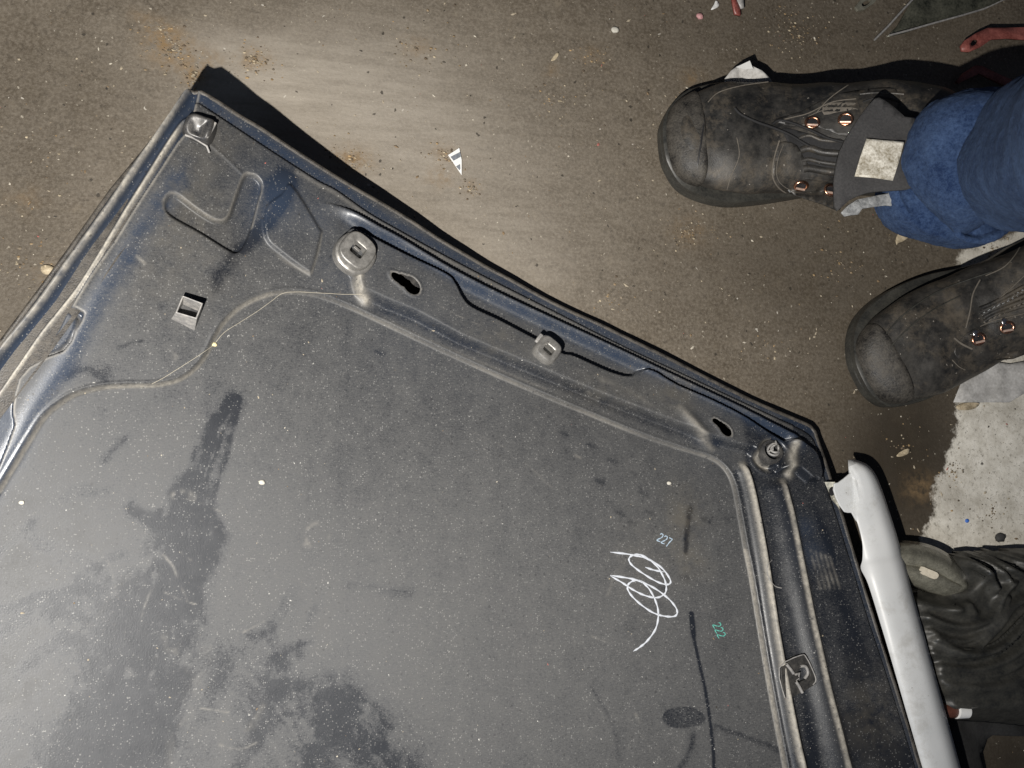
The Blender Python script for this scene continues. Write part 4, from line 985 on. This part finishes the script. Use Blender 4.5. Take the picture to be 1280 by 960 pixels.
def leaf(name, px, mat, label, cat, z=.003, cr_=.003):
    return tag(sheet(name, px, z, mat, .0004, cr_, .004, 70), label, cat)
leaf('dry_leaf', smooth([(1120,307),(1119,301),(1123,292),(1132,287),(1139,288),(1136,296),(1128,302),(1122,304)], 2, True), M_leaf, 'pale dry leaf on the floor below the frayed boot lining', 'leaf')
leaf('dry_leaf', smooth([(1196,507),(1210,503),(1224,504),(1220,510),(1208,513),(1198,512)], 2, True), M_leaf, 'brown leaf fragment under the edge of the grey paper', 'leaf')
leaf('dry_leaf', smooth([(1121,569),(1130,562),(1137,561),(1137,566),(1129,570),(1123,571)], 2, True), M_leaf, 'small pale leaf bit above the tip of the white strip', 'leaf')
leaf('dry_leaf', smooth([(51,336),(54,332),(63,332),(69,337),(66,342),(58,343),(53,341)], 2, True), M_leaf, 'pale flake beside the left edge of the car panel', 'leaf')
leaf('white_chip', smooth([(888,13),(893,5),(895,0),(899,2),(899,7),(894,11)], 2, True), M_paperw, 'curved white chip at the top edge of the floor', 'chip')
pebble('pink_chip', 874, 21, .0035, M_pink, 'small pink plastic lump left of the curved white chip', 'chip', False)
pebble('pebble', 1249, 672, .005, M_dkstone, 'small dark stone on the pale concrete', 'pebble', False)
pebble('blue_chip', 1208, 651, .0022, M_bluep, 'tiny blue speck on the pale concrete', 'chip', False)
pebble('pebble', 768, 38, .0035, M_stone, 'pale round pebble near the top middle of the floor', 'pebble', False)
leaf('pale_flake', smooth([(688,77),(692,70),(697,65),(698,69),(694,75)], 2, True), M_leaf, 'slim beige flake on the floor at the top middle', 'flake')
strip = empty('broken_strip', (0, 0, 0), 'broken strip, half red half white, cut off by the top edge', 'plastic strip')
sheet('red_half', [(910,-30),(913,0),(917,19),(924,21),(923,10),(918,0),(916,-30)], .006, M_red, .003, .001, .006, parent=strip)
sheet('white_half', [(918,-30),(919,0),(924,12),(928,12),(928,0),(927,-30)], .007, M_bracket, .003, .001, .006, parent=strip)

# rusty red arm with a hole, dark plate and eye strap at the top right
sc_ = smooth([(1209,57),(1213,52),(1219,52),(1217,57),(1211,60)], 2, True).tolist()
tag(sheet('red_bracket', [(1199,66),(1197,60),(1202,53),(1216,44),(1231,37),(1256,36),(1285,34),(1340,30),(1340,50),(1285,50),(1256,49),(1236,51),(1222,61),(1208,67)], .022, M_red, .003, .0006, .01, 20, tilt=(-.05, 0), holes=[sc_]), 'red painted metal arm with a round hole at its end', 'metal bracket')
tag(sheet('red_bracket', [(1193,103),(1203,92),(1217,83),(1226,84),(1240,91),(1262,101),(1290,112),(1275,120),(1245,104),(1222,93),(1205,101),(1197,105)], .008, M_red, .003, .0006, .01, 20), 'dark red curved metal piece half in the shadow of the trouser', 'metal bracket')
pl = empty('metal_plate', (0, 0, 0), 'dark green metal plate with a bright bent edge, cut by the top of the picture', 'metal plate')
sheet('plate', [(1112,43),(1125,30),(1135,10),(1142,-4),(1180,-60),(1300,-60),(1262,-4),(1228,11),(1170,27),(1135,38)], .012, M_green, .0015, .006, .012, 30, tilt=(.05, .10), parent=pl)
tube_curve('bent_edge', [V(a, b, .014) for a, b in ((1093,50),(1110,33),(1127,14),(1142,-2),(1160,-30))], .0013, M_bracket, pl)
tube_curve('rolled_edge', [V(a, b, .0125) for a, b in ((1112,44),(1135,38),(1170,28),(1203,19),(1230,11),(1262,-4))], .0012, M_bracket, pl)
tag(sheet('eye_strap', [(1067,10),(1070,15),(1078,14),(1090,6),(1098,-4),(1120,-50),(1100,-50),(1078,-4)], .008, M_horn, .003, .0005, .01, 20, holes=[smooth([(1075,7),(1081,2),(1087,2),(1083,7),(1077,10)], 2, True).tolist()]), 'small grey metal strap with an oval eye left of the dark plate', 'metal strap')

# ------------------------------------------------------------------ black rubber bellows, grey horn and tube at the lower right
def bellows():
    pts = [Vector(P(a, b, .05)[:2]) for a, b in ((1110,745),(1150,735),(1178,735),(1205,728),(1200,700),(1206,694),(1222,688),(1240,690),(1256,686),(1270,689),(1290,684),(1420,690),(1420,930),(1260,912),(1182,908),(1150,860))]
    xs = [p.x for p in pts]; ys = [p.y for p in pts]; st = .0022
    X, Y = np.meshgrid(np.arange(min(xs), max(xs), st), np.arange(min(ys), max(ys), st))
    sd = sdf_grid(X, Y, np.array([list(p) for p in pts]))
    Z = .012+.038*np.clip(sd/.02, 0, 1)**.5
    def ln(px, w, h, asym=1.6):
        q = P(*smooth(px, 6).T, .05)[:, :2]; d = np.full(X.shape, 9.0); s = np.zeros(X.shape)
        for i in range(len(q)-1):
            a, b = q[i], q[i+1]; e = b-a; t = np.clip(((X-a[0])*e[0]+(Y-a[1])*e[1])/(e@e+1e-18), 0, 1)
            k = np.hypot(X-a[0]-t*e[0], Y-a[1]-t*e[1]); m = k < d; d = np.where(m, k, d); s = np.where(m, np.sign(e[0]*(Y-a[1])-e[1]*(X-a[0])), s)
        return h*np.where(s > 0, np.exp(-(d/w)**2), np.exp(-(d/(w*asym))**2))
    for px, w, h in [([(1150,752),(1180,760),(1208,755)], .004, .006),([(1155,770),(1180,780),(1205,782),(1235,770),(1250,740),(1262,728)], .004, .009),([(1165,798),(1195,812),(1215,808),(1240,785),(1258,760),(1280,745),(1330,720)], .004, .009),
                     ([(1160,815),(1200,820),(1235,812),(1262,790),(1290,762),(1340,730)], .004, .008),([(1172,832),(1215,835),(1255,822),(1290,795),(1350,750)], .005, .008),([(1215,700),(1228,715),(1240,735)], .004, .010),([(1240,694),(1262,712),(1290,728)], .004, .010),
                     ([(1262,692),(1285,704),(1310,712)], .004, .009),([(1190,762),(1200,768),(1214,765)], .006, .006),([(1180,860),(1220,862),(1290,858)], .006, .005),([(1175,885),(1230,880),(1300,875)], .006, .004),([(1200,740),(1215,738),(1225,720),(1212,700)], .004, .006),([(1168,842),(1220,846),(1262,834),(1300,806),(1360,768)], .004, .006),([(1172,852),(1225,856),(1270,846),(1320,816)], .004, .006),([(1160,788),(1190,800),(1215,796),(1240,775),(1256,748)], .003, .006),([(1222,692),(1240,705),(1256,724)], .003, .008),([(1272,688),(1300,700)], .003, .007),([(1158,806),(1198,814),(1226,812),(1250,800),(1275,775),(1320,738)], .003, .005)]:
        Z = Z+ln(px, w*.85, h*1.25)
    ok = sd > 0; ny, nx = X.shape; cell = ok[:-1, :-1] & ok[1:, :-1] & ok[:-1, 1:] & ok[1:, 1:]
    i = np.arange(ny-1)[:, None]*nx+np.arange(nx-1)[None]; f = np.stack([i, i+1, i+nx+1, i+nx], -1)[cell]
    used = np.unique(f); rm = np.full(nx*ny, -1); rm[used] = np.arange(len(used))
    o = mesh_np('rubber_cover', np.stack([X, Y, Z], -1).reshape(-1, 3)[used], rm[f], M_rubber, {})
    mod(o, 'SOLIDIFY', thickness=.010, offset=-1)
    return tag(o, 'black wrinkled rubber cover lying right of the white strip', 'rubber cover')
bellows()
def horn():
    T_ = smooth([(1108,679),(1122,679),(1140,680),(1160,684),(1180,693),(1194,706),(1204,720),(1206,730)], 5)
    Bt = smooth([(1112,731),(1136,730),(1150,734),(1160,738),(1172,742),(1184,744),(1197,742),(1206,733)], 5)
    K = 14; v = []; N = len(T_)
    for k in range(N):
        for j in range(K+1):
            t = j/K; a = T_[k]*(1-t)+Bt[k]*t; e = math.sin(math.pi*t)**.55
            dz = .024*e*(1-(k/N)**3*.5)-.0075*math.exp(-((t-.52)/.10)**2)*(1-(k/(N*.9))**4 if k < N*.9 else 0)
            v.append(P(a[0], a[1], .030+dz))
    f = [(k*(K+1)+j, (k+1)*(K+1)+j, (k+1)*(K+1)+j+1, k*(K+1)+j+1) for k in range(N-1) for j in range(K)]
    root = empty('grey_nozzle', (0, 0, 0), 'olive grey glossy curved nozzle sticking out from behind the white strip', 'nozzle')
    o = pydata('nozzle_body', v, f, root, M_horn); mod(o, 'SOLIDIFY', thickness=.003, offset=-1)
    g = [P(a, b, .0535) for a, b in smooth([(1152,708),(1160,711),(1172,716),(1173,721),(1168,724),(1158,720),(1150,716)], 2, True)]
    o = pydata('nozzle_glint', g, [tuple(range(len(g)))], root, M_glint, False); mod(o, 'SOLIDIFY', thickness=.0012, offset=1)  # cream patch painted as the highlight on the nozzle
M_glint = mat_simple('painted_cream_glint', (.66, .60, .48), .4)
horn()
tb = empty('brown_tube', (0, 0, 0), 'short brown tube with a white cap poking out from the dark cloth', 'tube')
def cyl(name, a, b, r0, r1, mat, parent, N=20):
    t = (b-a).normalized(); u = t.cross(Vector((0, 0, 1))).normalized(); w = t.cross(u); secs = []
    for (s, r) in ((0, r0*.8), (.06, r0), (.9, r1), (1, r1*.7)):
        secs.append([a.lerp(b, s)+u*(r*math.cos(2*math.pi*k/N))+w*(r*math.sin(2*math.pi*k/N)) for k in range(N)])
    return rings(name, secs, mat, parent)
cyl('tube_body', V(1160,888,.045), V(1196,888,.045), .0072, .0072, M_brown, tb)
cyl('cap', V(1194,888,.046), V(1211,889,.046), .0078, .0066, M_paperw, tb)
sheet('cap_tag', [(1204,879),(1226,879),(1225,884),(1214,885),(1205,883)], .053, M_bracket, .001, .0005, .01, parent=tb)
tag(sheet('black_cloth', smooth([(1150,890),(1180,885),(1220,900),(1260,895),(1300,890),(1420,900),(1420,930),(1280,920),(1240,918),(1228,935),(1226,962),(1240,1060),(1150,1060)], 2, True), .014, M_soot, .004, .010, .008, 22), 'black crumpled cloth in the bottom right corner', 'cloth')

# ------------------------------------------------------------------ grit scattered over floor and panel
def grit(name, n, where, label, smin, smax):
    v, f, tone = [], [], []
    cs = []
    for _ in range(n):
        px = random.uniform(-30, 1310); py = random.uniform(-30, 990)
        p = where(px, py)
        if p is None: continue
        r = smin+(smax-smin)*random.random()**3.2; a = random.uniform(0, 6.28); el = random.choice((1, 1, 1.6, 2.6)); b0 = len(v)
        k = random.choice((4, 5)); u = Vector((math.cos(a), math.sin(a), 0)); w = Vector((-u.y, u.x, 0))
        for j in range(k):
            t = 2*math.pi*j/k+random.uniform(-.3, .3); q = p+u*(r*el*math.cos(t))+w*(r*math.sin(t)); v.append(q+Vector((0, 0, .00005)))
        v.append(p+Vector((0, 0, r*.7)))
        for j in range(k): f.append((b0+j, b0+(j+1) % k, b0+k))
        tn = random.random(); c = (.50,.46,.38) if tn < .16 else (.36,.31,.23) if tn < .7 else (.20,.14,.08) if tn < .93 else (.04,.035,.03) if tn < .97 else (.35,.12,.10)
        tone += [(*c, 1)]*(k+1)
    o = pydata(name, v, f, None, M_grit, False)
    at = o.data.attributes.new('tone', 'FLOAT_COLOR', 'POINT'); at.data.foreach_set('color', np.array(tone, np.float32).ravel())
    return tag(o, label, 'grit', kind='stuff')
def make_grit():
    t = NT('grit'); return t.set(t.attrc('tone'), .8)
M_grit = make_grit()
outp = [Vector(q) for q in W(OUT_PX)]
def wf(px, py):
    p = V(px, py, .0005); return None if inside(V(px, py, .06).xy, outp) else p
def clusters(name, spots, label):
    v, f, tone = [], [], []
    for (px, py, r_, n) in spots:
        c = V(px, py, .0005)
        for _ in range(n):
            a = random.uniform(0, 6.28); q = r_*.00080*abs(random.gauss(0, .6)); p = c+Vector((q*math.cos(a), q*.8*math.sin(a), 0))
            if inside(p.xy, outp): continue
            s_ = random.uniform(.0003, .0015)*random.random()+.0002; b0 = len(v); k = 5; a0 = random.uniform(0, 6)
            for j in range(k):
                t = a0+2*math.pi*j/k; v.append(p+Vector((s_*random.uniform(.8, 1.7)*math.cos(t), s_*random.uniform(.7, 1.2)*math.sin(t), 0)))
            v.append(p+Vector((0, 0, s_*.9)))
            for j in range(k): f.append((b0+j, b0+(j+1) % k, b0+k))
            g = random.uniform(.6, 1.3); cc = random.choice(((.30,.21,.11),(.24,.18,.11),(.40,.34,.24),(.12,.09,.06),(.18,.15,.11)))
            tone += [(cc[0]*g, cc[1]*g, cc[2]*g, 1)]*(k+1)
    o = pydata(name, v, f, None, M_grit, False)
    at = o.data.attributes.new('tone', 'FLOAT_COLOR', 'POINT'); at.data.foreach_set('color', np.array(tone, np.float32).ravel())
    return tag(o, label, 'dirt', kind='stuff')
clusters('dirt_crumbs', [(215,62,40,160),(318,76,28,120),(240,95,22,60),(200,30,30,60),(440,200,30,90),(555,195,22,50),(588,234,16,40),(860,290,40,90),(760,370,40,70),(690,130,60,80),(900,120,50,80),(870,150,30,60),(1000,45,70,90),(740,70,50,60),(70,170,50,50),(30,330,40,50),(520,60,60,70),(1050,330,50,60),(960,430,50,60),(1130,560,40,40),(1240,310,20,40),(1190,590,30,60),(1240,640,40,60),(990,30,50,60),(1110,300,20,30)], 'small brown dirt crumbs lying in loose clusters on the floor')
def wp(px, py):
    q = V(px, py, .05)
    if not inside(q.xy, outp): return None
    p = onp(px, py)
    return p if inside(p.xy, outp) else None
grit('floor_grit', 2400, wf, 'fine pale grit and crumbs scattered over the floor', .0003, .0014)
grit('panel_grit', 420, wp, 'fine pale grit scattered over the dark car panel', .0002, .0009)
